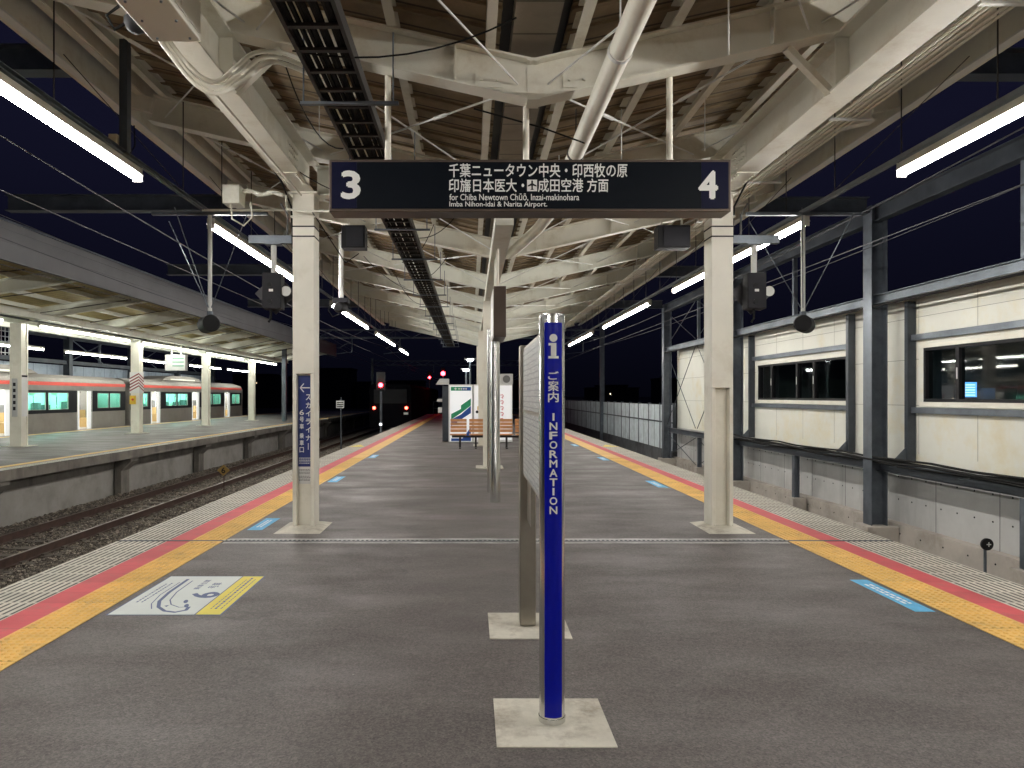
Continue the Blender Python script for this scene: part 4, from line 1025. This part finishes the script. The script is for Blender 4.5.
# steel frame
FX = 8.10
def hcol(y, zt=5.35, big=True):
    mb = MB()
    if big:
        mb.box(7.86, 7.875, y-.15, y+.15, -.95, zt); mb.box(8.16, 8.175, y-.15, y+.15, -.95, zt); mb.box(7.8755, 8.1595, y-.006, y+.006, -.95, zt)
        mb.build('frame_column', M['galv'], t)
        MB().box(7.72, 8.33, y-.27, y+.27, GZ-.05, -.952).build('column_footing', M['plinth'], t, bevel=.015)
    else:
        mb.box(8.04,8.052,y-.07,y+.07,-.93,.11); mb.box(8.16,8.172,y-.07,y+.07,-.93,.11); mb.box(8.0525,8.1595,y-.004,y+.004,-.93,.11)
        mb.build('frame_post', M['galv'], t); mb = MB()
        mb.box(8.04,8.13,y-.05,y+.05,3.59,5.15)
        mb.build('frame_post', M['galv'], t)
        MB().box(7.96, 8.30, y-.17, y+.17, GZ-.05, -.932).build('column_footing', M['plinth'], t, bevel=.01)
big = [-.9, 6.45, 13.9, 21.2, 28.75]
small = [2.8, 10.2, 17.5, 24.9]
for y in big: hcol(y)
for y in small: hcol(y, big=False)
MB().ibeam((8.02,YW0,3.50),(8.02,YW1,3.50),.16,.175,.012).build('top_rail', M['galv'], t)
MB().ibeam((8.02,YW0,5.2),(8.02,YW1,5.2),.2,.32,.014).build('eave_beam', M['dark_galv'], t)
MB().ibeam((8.11,YW0,.215),(8.11,YW1,.215),.14,.19,.01).build('lower_rail', M['dark_galv'], t)
# upper posts, rails round windows
for a, b in wins:
    for z in (2.68, 1.30): MB().cchan((WX-.055,a-.22,z+.03),(WX-.055,b+.22,z+.03),.1,.11,.008).build('window_rail', M['galv'], t)
    for y in (a-.27, b+.27):
        MB().prism([(WX-.17,.36),(WX-.42,.36),(WX-.17,.62)], 'y', y-.008, y+.008).build('gusset', M['galv'], t)
        MB().box(WX-.17,WX-.012,y-.05,y+.05,.36,3.41).build('window_post', M['dark_galv'], t)
    # windows
    w_ = MB(); w_.box(WX-.012,WX+.13,a,b,1.49,1.545); w_.box(WX-.012,WX+.13,a,b,2.445,2.50); w_.box(WX-.012,WX+.13,a,a+.06,1.5455,2.4445); w_.box(WX-.012,WX+.13,b-.06,b,1.5455,2.4445)
    widths = [.9,1.55,.9]; rest = (b-a)-sum(widths); ys = [b]; 
    for q_ in widths: ys.append(ys[-1]-q_)
    for y in ys[1:]: w_.box(WX-.002,WX+.11,y-.045,y+.045,1.5455,2.4445)
    wf = w_.build('window', M['black'], t, bevel=.003)
    MB().box(WX+.05,WX+.056,a+.0605,b-.0605,1.546,2.444).build('pane', M['glass'], wf)
    m_ = MB()
    for y in ys[1:]: m_.box(WX-.012,WX-.003,y-.012,y+.012,1.9,2.1)
    m_.build('latch', M['offwhite'], wf)
    MB().box(WX-.03,WX-.0005,a-.08,b+.08,1.40,1.488).build('sill_trim', M['cream'], wf)
    MB().box(WX-.03,WX-.0005,a-.08,b+.08,2.502,2.57).build('head_trim', M['cream'], wf)
    # the room behind, and what stands in it
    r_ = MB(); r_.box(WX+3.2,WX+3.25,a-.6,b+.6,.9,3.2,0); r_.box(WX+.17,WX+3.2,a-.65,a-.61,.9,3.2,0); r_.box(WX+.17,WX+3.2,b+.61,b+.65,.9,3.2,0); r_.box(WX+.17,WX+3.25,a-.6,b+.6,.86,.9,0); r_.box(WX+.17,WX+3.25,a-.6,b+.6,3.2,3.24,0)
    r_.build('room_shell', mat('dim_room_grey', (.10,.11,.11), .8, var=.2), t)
rm = thing('room_screen', (WX+1.4, 11.5, 1.3), 'glowing blue screen inside the room behind the nearest window', 'screen')
MB().box(WX+1.0,WX+1.36,13.66,13.70,1.58,1.87).build('screen_panel', M['screen'], rm)
MB().box(WX+.97,WX+1.39,13.71,13.74,1.55,1.90).build('bezel', M['black'], rm)
mb = MB()
for i in range(5): mb.box(WX+1.04,WX+1.32,13.652,13.658,1.61+i*.05,1.625+i*.05)
mb.build('screen_rows', emit('screen_white', (.7,.85,1), 1.6), rm)
rm = thing('room_cabinet', (WX+1.8, 13.5, .9), 'grey cabinets standing inside behind the nearest window', 'cabinet')
MB().box(WX+1.45,WX+1.85,13.3,13.7,.9,1.75).build('carcass', M['grille'], rm); MB().box(WX+1.87,WX+2.4,13.3,13.7,.9,1.8).build('carcass', M['grille'], rm)
rm = thing('ceiling_lamp', (WX+1.6, 10, 3.1), 'strip lamp on the ceiling of the room behind the nearest window', 'lamp')
MB().box(WX+1.6,WX+1.7,9.5,11.3,3.08,3.12).build('lamp_tube', emit('room_tube', (.9,1,.95), 5), rm)
# roof truss/braces at the far bay, tie rods
for y0_, y1_ in ((21.4,24.8),(25.0,28.6)):
    for za_, zb_ in ((.45,3.38),(-.85,.1),(3.65,5.0)):
        for a, b in ((za_,zb_),(zb_,za_)):
            MB().tube([(8.0,y0_,a),(8.0,y1_,b)], .014, 6).build('tie_rod', M['dark_galv'], t)
# pipes/cables on the wall
for i, (z, r) in enumerate(((.36,.028),(.42,.022),(.36,.02),(.30,.018))):
    x = 7.93 - (i % 3)*.05
    pts = [(x+.012*math.sin(k*1.7+i), YW0+k*1.0, z+.02*math.sin(k*2.1+i)) for k in range(36) if YW0+k < YW1]
    tag(MB().tube(pts, r, 6).build('wall_cable', M['rubber'], smooth=True), 'black cable in the bundle running along the lower rail of the right wall', 'cable', 'cables along the right wall')
for y in [YW0+1+.0+k*1.85 for k in range(22)]: MB().box(7.80,7.99,y,y+.03,.27,.285).build('cable_bracket', M['galv'], t)
tag(MB().tube([(7.90,YW0,3.36),(7.90,YW1,3.36)], .022, 8).build('wall_pipe', M['rubber']), 'thin black pipe under the top rail of the right wall', 'pipe')
# small round trackside marker
t2 = thing('round_track_sign', (7.3, 10, GZ), 'small black round sign on a thin post in front of the right plinth', 'marker sign')
MB().tube([(7.3,9.95,GZ-.05),(7.3,9.95,-.55)], .02, 8).build('post', M['galv'], t2)
MB().tube([(7.3,9.90,-.50),(7.3,9.93,-.50)], .085, 24).build('disc', M['black'], t2)
mb = MB(); write(mb, '+', (7.315,9.896,-.5), UX, UZ, .06, .06, .02); mb.build('mark', M['offwhite'], t2)
# roof beams crossing the tracks
def xbeam(x0_, x1_, y, z, lab, h=.32):
    t = thing('overhead_beam', ((x0_+x1_)/2, y, z), lab, 'beam', 'steel beams crossing above the tracks')
    MB().ibeam((x0_,y,z),(x1_,y,z),.22,h,.02).build('beam', M['dark_galv'], t)
for y, z, n in ((8.6,5.72,'nearest'),(13.9,5.42,'second'),(21.2,5.42,'third'),(28.8,5.42,'farthest')):
    xbeam(-9.2, -4.35, y, z+(.0 if y > 9 else .0), f'{n} grey steel beam crossing above the left tracks')
    xbeam(5.35, 7.85, y, z-.05, f'{n} grey steel beam crossing above the right track')

# noise barrier beyond the wall
t = thing('noise_barrier', (8.6, 45, GZ), 'low pale blue panelled barrier along the right track beyond the cream wall', 'barrier')
y = 29.1
while y < 75:
    MB().box(8.37,8.45,y+.04,y+1.96,GZ+.6,1.22).build('barrier_panel', M['fence_panel'], t)
    MB().box(8.355,8.5,y-.038,y+.038,GZ,1.3).build('barrier_post', M['galv'], t)
    y += 2
mb = MB(); mb.box(8.33,8.66,29.0,75,GZ-.1,GZ+.599); mb.build('barrier_base', mat('barrier_base_dark', (.10,.105,.11), .8, var=.3, dirt=(.03,.03,.03)), t)
mb = MB(); mb.box(8.33,8.352,29.0,75,.45,.51); mb.build('barrier_rail', M['dark_galv'], t)

# ------------------------------------------------------------------ far left canopy, train, wall behind
LC = -14.4; LZ0 = 4.05
C2 = thing('far_platform_canopy', (LC, 22, 0), 'pale steel canopy with deep grey fascia over the far left platform', 'canopy')
ys = 8.0; YC0, YC1 = 6.0, 50.0
y = 10.2; i = 0
while y < 50:
    mb = MB()
    for s in (-1, 1):
        mb.ibeam((LC+s*.002,y,LZ0+.02),(LC+s*4.45,y,LZ0+.02+.16*4.45),.2,.34,.018)
    mb.build('cross_beam', M['beam_pale'], C2); y += 3.95; i += 1
for s in (-1, 1):
    for o_ in (.5,1.5,2.5,3.5,4.3):
        x = LC+s*o_; z = LZ0+.275+.16*o_
        MB().box(x-.035,x+.035,YC0,YC1,z-.06,z+.06).build('purlin', M['beam_pale'], C2)
    mb = MB(); z = LZ0+.34
    mb.add([(LC,YC0,z),(LC+s*4.5,YC0,z+.16*4.5),(LC+s*4.5,YC1,z+.16*4.5),(LC,YC1,z),(LC,YC0,z+.05),(LC+s*4.5,YC0,z+.05+.16*4.5),(LC+s*4.5,YC1,z+.05+.16*4.5),(LC,YC1,z+.05)],
           [(0,1,2,3),(4,5,6,7),(0,1,5,4),(1,2,6,5),(2,3,7,6),(3,0,4,7)])
    mb.build('roof_deck', M['deck_far'], C2)
    x = LC+s*4.7
    mb = MB(); mb.box(x-.05,x+.05,YC0,YC1,4.42,5.22); mb.box(x-.06,x+.06,YC0,YC1,4.80,4.815); mb.box(x-.06,x+.06,YC0,YC1,5.06,5.072); mb.build('fascia', M['fascia'], C2)
    mb = MB(); mb.box(x-.09,x+.09,YC0,YC1,5.221,5.26); mb.build('fascia_cap', M['galv'], C2)
    mb = MB(); mb.ibeam((LC+s*1.3,YC0,LZ0-.02),(LC+s*1.3,YC1,LZ0-.02),.14,.2,.012); mb.build('girder', M['beam_pale'], C2)
for i, y in enumerate((14.2,22.1,29.95,37.8,45.7)):
    mb = MB(); mb.box(LC-.18,LC+.18,y,y+.05,.02,3.9); mb.box(LC-.18,LC+.18,y+.3,y+.35,.02,3.9); mb.box(LC-.15,LC+.15,y+.0505,y+.2995,.02,3.9)
    c = mb.build('column', M['cream'], C2)
    MB().box(LC-.38,LC+.38,y-.2,y+.55,.001,.02).build('mortar_base', M['pad'], c)
for i, y in enumerate((20.6-5.8, 22.5, 29.5, 36.7, 43.9)):
    lamp(-13.9, y, 3.82, 5.9, 'x', f'{words[i+2]} lamp in the bright row along the far platform columns', 'strip lamps of the far platform inner row', M['tube_far'])
for i, y in enumerate((24.3, 31.5, 38.5, 45.4, 52.4)):
    lamp(-18.3, y, 3.56, 5.6, 'x', f'{words[i+2]} lamp in the row above the stopped train', 'strip lamps above the stopped train', M['tube_far'])
# rods hanging under the far canopy, and lamp rail
t = thing('lamp_rail', (-13.9, 30, 4), 'dark suspended rail carrying the inner row of lamps on the far platform', 'rail')
MB().box(-13.93,-13.87,8,50,3.96,4.02).build('rail_channel', M['dark_galv'], t)
y = 12.0
while y < 50: MB().tube([(-13.9,y,4.02),(-13.9,y,4.4)], .01, 5).build('hanger_rod', M['black_steel'], t); y += 2.6
for i in range(14):
    y = 12+i*2.6
    tag(MB().tube([(-12.2,y,3.95),(-10.6,y+2.0,4.6)], .012, 5).build('bracing_rod', M['black_steel'], C2))
# boards on the far columns
def colboard(x, y, z0_, z1_, w_, m_, lab, cat='sign'):
    t = thing('column_sign', (x, y, z0_), lab, cat)
    MB().box(x-w_/2,x+w_/2,y-.03,y-.001,z0_,z1_).build('plate', m_, t, bevel=.003); return t
t = colboard(LC+.02, 22.05, .95, 2.15, .16, M['concrete_panel'], 'narrow grey name board on the nearest far platform column')
mb = MB()
for k in range(5): mb.box(LC-.02,LC+.06,22.011,22.018,1.15+k*.19,1.26+k*.19)
mb.build('marks', M['charcoal'], t)
t = thing('column_sign', (LC+.22, 22.2, 1), 'white strip sign with dark ends on the nearest far platform column', 'sign')
MB().box(LC+.182,LC+.19,22.12,22.4,.95,2.25).build('plate', M['white'], t); MB().box(LC+.1905,LC+.193,22.12,22.4,2.2,2.26).build('end_mark', M['charcoal'], t)
t = thing('hatched_band', (LC, 29.9, 1.9), 'maroon and white hatched warning band around the second far column', 'warning band')
MB().box(LC-.20,LC+.20,29.90,30.32,1.72,2.62).build('band', M['white'], t)
mb = MB()
for k in range(8):
    z = 1.66+k*.13; za_, zb_ = max(z,1.725), min(z+.055,2.615)
    mb.add([(LC-.2,29.897,z),(LC+.2,29.897,z+.22),(LC+.2,29.897,z+.28),(LC-.2,29.897,z+.06)], [(0,1,2,3)]) if z+.28 < 2.62 and z>1.7 else None
    mb.add([(LC+.203,29.9,z+.2),(LC+.203,30.32,z),(LC+.203,30.32,z+.06),(LC+.203,29.9,z+.26)], [(0,1,2,3)]) if z+.28 < 2.62 and z>1.7 else None
mb.build('hatching', M['hatch'], t)
t = colboard(LC-.06, 29.9, 1.25, 1.62, .26, M['yellow'], 'yellow emergency button box on the second far column', 'button box')
MB().tube([(LC-.06,29.868,1.45),(LC-.06,29.86,1.45)], .05, 12).build('button', M['decal_red'], t)
t = thing('hanging_station_sign', (-14.1, 33, 2.7), 'small white hanging sign with green writing on the far platform', 'sign')
MB().box(-14.45,-13.5,33,33.3,2.80,3.55).build('panel', M['offwhite'], t, bevel=.01)
for x in (-14.2,-13.75): MB().tube([(x,33.15,3.55),(x,33.15,4.1)], .03, 8).build('hanger_pole', M['cream'], t)
mb = MB()
for k in range(3): mb.box(-14.1,-13.56,32.99,32.999,3.0+k*.18,3.04+k*.18)
mb.build('writing', M['green'], t)

# stopped train
def train_car(y0, y1, lab, front=False):
    X0, X1 = -21.7, -18.95
    t = thing('train_car', ((X0+X1)/2, y0, GZ), lab, 'train', 'cars of the stopped train')
    doors = [y1-15.6, y1-9.5, y1-3.3] if front else [y1-16.1, y1-10.1, y1-4.0]
    DW = .62
    ys = [y0] + [d+q_*DW for d in doors for q_ in (-1,1)] + [y1]
    mb = MB()
    for a, b in zip(ys[0::2], ys[1::2]): mb.box(X1-.07, X1, a, b, -.12, .82)
    mb.box(X1-.07, X1, y0, y1, 1.86, 2.08); mb.box(X0, X0+.07, y0, y1, -.12, 2.3)
    mb.box(X0+.071, X1-.071, y0, y1, -.2, -.05)
    mb.box(X0+.071, X1-.071, y0, y0+.06, -.05, 2.3); mb.box(X0+.071, X1-.071, y1-.06, y1, -.05, 2.3)
    mb.build('body', M['stainless'], t)
    mb = MB(); mb.prism([(X1+.003,2.081),(X1+.003,2.25),(X1-.12,2.42),(X1-.7,2.60),(X0+.7,2.60),(X0+.12,2.42),(X0,2.3),(X0,2.22),(X1-.2,2.22),(X1-.2,2.081)], 'y', y0, y1)
    mb.build('roof', M['train_roof'], t)
    MB().box(X1+.001, X1+.012, y0, y1, 2.085, 2.235).build('red_stripe', M['red'], t)
    # dark band with windows between doors
    win_spans = []
    for a, b in zip(ys[0::2], ys[1::2]):
        L_ = b-a
        if L_ < 2.2: w_s = [(a+.35, b-.35)]
        else: w_s = [(a+L_*.16, a+L_*.48), (a+L_*.52, a+L_*.84)]
        cur = a
        mb = MB()
        for wa, wb in w_s:
            mb.box(X1-.05, X1+.004, cur, wa, .8205, 1.8595); mb.box(X1-.05, X1+.004, wa, wb, .8205, .99); mb.box(X1-.05, X1+.004, wa, wb, 1.74, 1.8595); cur = wb
        mb.box(X1-.05, X1+.004, cur, b, .8205, 1.8595)
        mb.build('window_band', M['train_dark'], t)
        for wa, wb in w_s:
            MB().box(X1-.04,X1-.03,wa,wb,.99,1.74).build('window', M['train_glass'], t)
            m_ = MB(); m_.box(X1-.03,X1+.008,wa,wb,.975,1.0); m_.box(X1-.03,X1+.008,wa,wb,1.73,1.752); m_.box(X1-.03,X1+.008,wa-.01,wa+.015,1.0,1.73); m_.box(X1-.03,X1+.008,wb-.015,wb+.01,1.0,1.73)
            m_.build('window_frame', M['stainless'], t)
    # open doorways: half open leaves, glowing to stand in for the lit interior
    for k, d in enumerate(doors):
        MB().box(X1-.02, X1+.006, d-DW-.04, d-DW, -.05, 1.86).build('door_frame', M['offwhite'], t)
        MB().box(X1-.02, X1+.006, d+DW, d+DW+.04, -.05, 1.86).build('door_frame', M['offwhite'], t)
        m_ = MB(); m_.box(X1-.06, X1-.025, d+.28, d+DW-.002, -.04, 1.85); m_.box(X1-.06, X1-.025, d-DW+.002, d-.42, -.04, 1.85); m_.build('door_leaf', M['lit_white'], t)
        m_ = MB(); m_.tube([(X1-.5,d-.2,0),(X1-.5,d-.2,2.0)], .02, 6); m_.build('grab_pole', M['chrome'], t)
    # interior
    m_ = MB(); m_.box(X0+.08, X0+.2, y0+.1, y1-.1, -.04, 2.2); m_.build('interior_wall', M['int_wall'], t)
    m_ = MB(); 
    for a, b in zip(ys[0::2], ys[1::2]): m_.box(X0+.21, X0+.7, a+.2, b-.2, .05, .85); m_.box(X1-.7, X1-.08, a+.1, b-.1, .05, .5)
    m_.build('seats', M['seat_red'], t)
    m_ = MB(); m_.box((X0+X1)/2-.3,(X0+X1)/2-.2,y0+.5,y1-.5,2.12,2.16); m_.box((X0+X1)/2+.3,(X0+X1)/2+.4,y0+.5,y1-.5,2.12,2.16); m_.build('interior_lamp', M['int_lamp'], t)
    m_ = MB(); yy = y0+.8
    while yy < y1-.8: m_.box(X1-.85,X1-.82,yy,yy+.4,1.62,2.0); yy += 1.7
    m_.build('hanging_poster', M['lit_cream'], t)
    m_ = MB(); yy = y0+.5; rr_ = random.Random(int(y0))
    while yy < y1-.5:
        m_.box(X0+.25, X0+.55, yy, yy+rr_.uniform(.25,.5), .85, rr_.uniform(1.1,1.4)); yy += rr_.uniform(.7,2.2)
    m_.build('seat_headrest', M['grille'], t)
    m_ = MB(); yy = y0+.6
    while yy < y1-.6: m_.tube([(X1-.9,yy,.0),(X1-.9,yy,2.1)], .02, 5); m_.tube([(X1-.9,yy+.2,2.0),(X1-.9,yy+.2,1.75)], .03, 5); yy += .9
    m_.build('interior_pole', M['chrome'], t)
    # roof equipment hood
    cy = (y0+y1)/2 - 1
    mb = MB(); mb.prism([(cy-3.2,2.60),(cy-2.7,2.78),(cy-1.6,2.92),(cy+1.6,2.92),(cy+2.7,2.78),(cy+3.2,2.60)], 'x', X0+.55, X1-.55); mb.build('roof_unit', M['train_roof'], t)
    MB().box(X1-.549,X1-.53,cy-2,cy+2,2.64,2.72).build('roof_unit_grille', M['beam'], t)
    if front:
        mb = MB(); mb.prism([(X1+.002,-.1),(X1+.002,2.1),(X1-.15,2.42),(X0+.15,2.42),(X0,2.1),(X0,-.1)], 'y', y1+.001, y1+.35); mb.build('cab_end', M['stainless'], t, bevel=.05)
    for yy in (y0+2.5, y1-2.5):
        mb = MB()
        for q_ in (-.95,.95): mb.tube([(X1-.5,yy+q_,GZ+.6),(X1-.4,yy+q_,GZ+.6)], .42, 18)
        mb.build('bogie_wheels', M['rail'], t)
M['train_glass'] = glass_mat('train_window_green_glass', (.50,.92,.84), 1.4)
M['int_wall'] = mat('train_interior_panel', (.6,.6,.55), .6)
M['seat_red'] = mat('train_seat_fabric', (.40,.26,.10), .8)
M['int_lamp'] = emit('train_ceiling_lamp', (.95,1,.97), 38)
train_car(39.0, 57.6, 'farther silver train car with red stripe at the far platform', True)
train_car(20.3, 38.3, 'nearer silver train car with red stripe, cut by the left frame edge')
t = thing('car_gangway', (-20.3, 38.65, 0), 'dark gangway bellows joining the two silver train cars', 'gangway')
mb = MB()
for k in range(6): mb.box(-21.2,-19.45,38.32+k*.11,38.39+k*.11,.0,2.1)
mb.box(-21.1,-19.55,38.3,39.0,.03,2.05); mb.build('bellows', M['rubber'], t)
tag(MB().box(-24,-18.75,-5,90,GZ-.08,GZ).build('far_track_bed', M['ballast']), kind='structure')
# wall behind the train
t = thing('far_station_wall', (-23.2, 30, GZ), 'pale blue panelled wall with grey steel frame behind the stopped train', 'wall')
MB().box(-23.4,-23.3,8,62,GZ,3.35).build('wall_panels', M['blue_panel'], t)
y = 10
k = 0
while y < 62:
    MB().box(-23.1,-22.75,y,y+.35,GZ,6.2).build('frame_column', M['dark_galv'], t)
    if k % 2 == 0 and y < 50: MB().box(-23.05,-22.95,y+3.6,y+3.75,3.4,6.2).build('frame_post', M['galv'], t)
    y += 7.4; k += 1
for z in (3.5, 4.9, 6.0): MB().ibeam((-22.9,8,z),(-22.9,62,z),.15,.2,.012).build('frame_rail', M['dark_galv'], t)
y = 10.4
while y < 60: MB().tube([(-22.9,y,3.6),(-22.9,y+3.5,4.85)], .03, 6).build('brace', M['galv'], t); MB().tube([(-22.9,y+3.5,3.6),(-22.9,y,4.85)], .03, 6).build('brace', M['galv'], t); y += 7.4
t = thing('lattice_screen', (-22.6, 33, 3), 'pale grid screen in the upper wall frame behind the train', 'screen')
mb = MB()
for k in range(9): mb.box(-22.7,-22.68,33.2+k*.28,33.23+k*.28,3.6,5.9)
for k in range(9): mb.box(-22.72,-22.70,33.2,35.5,3.7+k*.26,3.73+k*.26)
mb.build('grid', M['offwhite'], t)

# ------------------------------------------------------------------ distant train, signals, masts
t = thing('departing_train', (-5.44, 47, GZ), 'dark distant train with two red tail lamps on the left track', 'train')
X0, X1 = -6.85, -4.05
mb = MB(); mb.prism([(X0,-.5),(X0,2.2),(X0+.2,2.4),(X1-.2,2.4),(X1,2.2),(X1,-.5)], 'y', 47, 85); mb.build('body', mat('dark_train_body', (.006,.006,.008), .95, spec=.02), t)
MB().box(X0+.3,X1-.3,46.96,46.999,1.1,2.05).build('windscreen', M['black'], t)
for x in (X0+.32, X1-.32): MB().tube([(x,46.93,.80),(x,46.97,.80)], .10, 12).build('tail_lamp', M['tail_red'], t)
MB().box(X1-.5,X1-.2,46.95,46.999,.35,.5).build('number_plate', M['offwhite'], t)
def rail_signal(x, y, z, m, lab, base=GZ, r=.11):
    t = thing('railway_signal', (x, y, base), lab, 'signal')
    MB().tube([(x,y+.1,base),(x,y+.1,z+.3)], .05, 8).build('post', M['dark_galv'], t)
    MB().box(x-.2,x+.2,y,y+.09,z-.25,z+.6).build('signal_head', M['black'], t, bevel=.03)
    MB().tube([(x,y-.05,z),(x,y-.001,z)], r, 14).build('lens', m, t)
rail_signal(-4.15, 32, 2.10, M['sig_red'], 'red railway signal on a post beside the left platform edge', r=.10)
rail_signal(-4.2, 70, 3.45, M['sig_red'], 'smaller distant red railway signal right of the nearest one', r=.13)
rail_signal(-2.85, 70, 3.85, M['sig_red'], 'brightest distant red railway signal, highest above the platform end', r=.22)
rail_signal(-4.85, 72, 2.0, M['sig_green'], 'tiny distant green railway signal below the red ones', r=.11)
t = thing('small_post_lamp', (-4.05, 31.2, GZ), 'tiny white lamp on a short post by the left platform edge', 'lamp')
MB().tube([(-4.05,31.2,GZ),(-4.05,31.2,.28)], .025, 8).build('post', M['galv'], t); MB().lathe((-4.05,31.2,.33), [(.02,-.06),(.06,-.03),(.07,0),(.05,.05),(.01,.07)], 12).build('lamp_globe', M['ambient_dot'], t)
t = thing('number_board', (-7.0, 38, GZ), 'small white grid board on a post beside the left tracks', 'sign')
MB().tube([(-7.1,38.1,GZ),(-7.1,38.1,1.5)], .04, 8).build('post', M['dark_galv'], t)
MB().box(-7.35,-6.92,38,38.05,.95,1.35).build('plate', M['white'], t)
mb = MB()
for k in range(3): mb.box(-7.31,-6.96,37.99,37.998,1.0+k*.11,1.05+k*.11)
mb.build('marks', M['charcoal'], t)
def gantry(y, lab, zt=4.9):
    t = thing('catenary_gantry', (0, y, GZ), lab, 'gantry', 'steel catenary gantries over the tracks')
    for x in (-11.9, 8.3): MB().box(x-.13,x+.13,y-.13,y+.13,GZ-.05,zt+1.2).build('mast', M['galv'], t)
    mb = MB(); mb.beam((-11.8,y,zt+.9),(8.2,y,zt+.9),.1,.1); mb.beam((-11.8,y,zt+.4),(8.2,y,zt+.4),.1,.1)
    for k in range(20): mb.beam((-11.8+k,y,zt+.4+.5*(k%2)),(-10.8+k,y,zt+.9-.5*(k%2)),.04,.04)
    mb.build('truss', M['galv'], t)
    for x in (TK3, TK6, TK4):
        m_ = MB(); m_.tube([(x+.9,y,zt+.4),(x+.9,y,zt-.5)], .04, 6); m_.tube([(x+.9,y,zt+.2),(x,y,zt-.28)], .03, 6); m_.tube([(x+.9,y,zt-.5),(x-.15,y,zt-.62)], .02, 6); m_.build('cantilever', M['galv'], t)
gantry(44.5, 'nearer steel catenary gantry spanning the tracks beyond the canopy')
gantry(84, 'farther steel catenary gantry spanning the tracks')
def wire(x, z, r, lab, sag=0.0):
    pts = []
    for k in range(0, 37):
        y = -6+k*4.0; ph = ((y-4.5) % 40)/40; pts.append((x, y, z - sag*4*ph*(1-ph)))
    tag(MB().tube(pts, r, 5).build('overhead_wire', M['wire']), lab, 'wire')
wire(TK3, 3.98, .008, 'contact wire above the track beside the near platform'); wire(TK3, 4.75, .010, 'catenary wire above the track beside the near platform', .45)
wire(TK6, 3.98, .008, 'contact wire above the far left track'); wire(TK6, 4.75, .010, 'catenary wire above the far left track', .45)
wire(TK4, 3.98, .008, 'contact wire above the right track'); wire(TK4, 4.75, .010, 'catenary wire above the right track', .45)
wire(-9.45, 5.6, .008, 'upper feeder wire beside the far canopy', .5); wire(7.5, 4.6, .008, 'feeder wire in front of the right wall', .3)
# dark town far away
random.seed(11)
for i in range(16):
    x = -75+i*10+random.uniform(-3,3); y = random.uniform(150,210); wd = random.uniform(7,13); hh = random.uniform(3.5,8)
    if -6 < x*120/y < 4: continue
    t = thing('distant_building', (x, y, GZ), f'dark distant building number {i+1} beyond the station', 'building', 'dark buildings beyond the station')
    t['label'] = 'dark low building far beyond the platform ends'
    mb = MB(); mb.box(x-wd/2,x+wd/2,y,y+9,GZ-.2,hh); mb.box(x-wd/2-.2,x+wd/2+.2,y-.2,y+9.2,hh,hh+.3); mb.build('wall', mat('far_wall_dark', (.03,.03,.035), .9) if i == 0 else bpy.data.materials['far_wall_dark'] if 'far_wall_dark' in bpy.data.materials else mat('far_wall_dark', (.03,.03,.035), .9), t)
    for k in range(random.randint(0,3)):
        wx = x+random.uniform(-wd/2+1,wd/2-1); wz = random.uniform(1,hh-1.4)
        MB().box(wx,wx+.22,y-.05,y-.005,wz,wz+.3).build('window', emit('far_window', (1,.8,.5), random.uniform(1,4)), t)
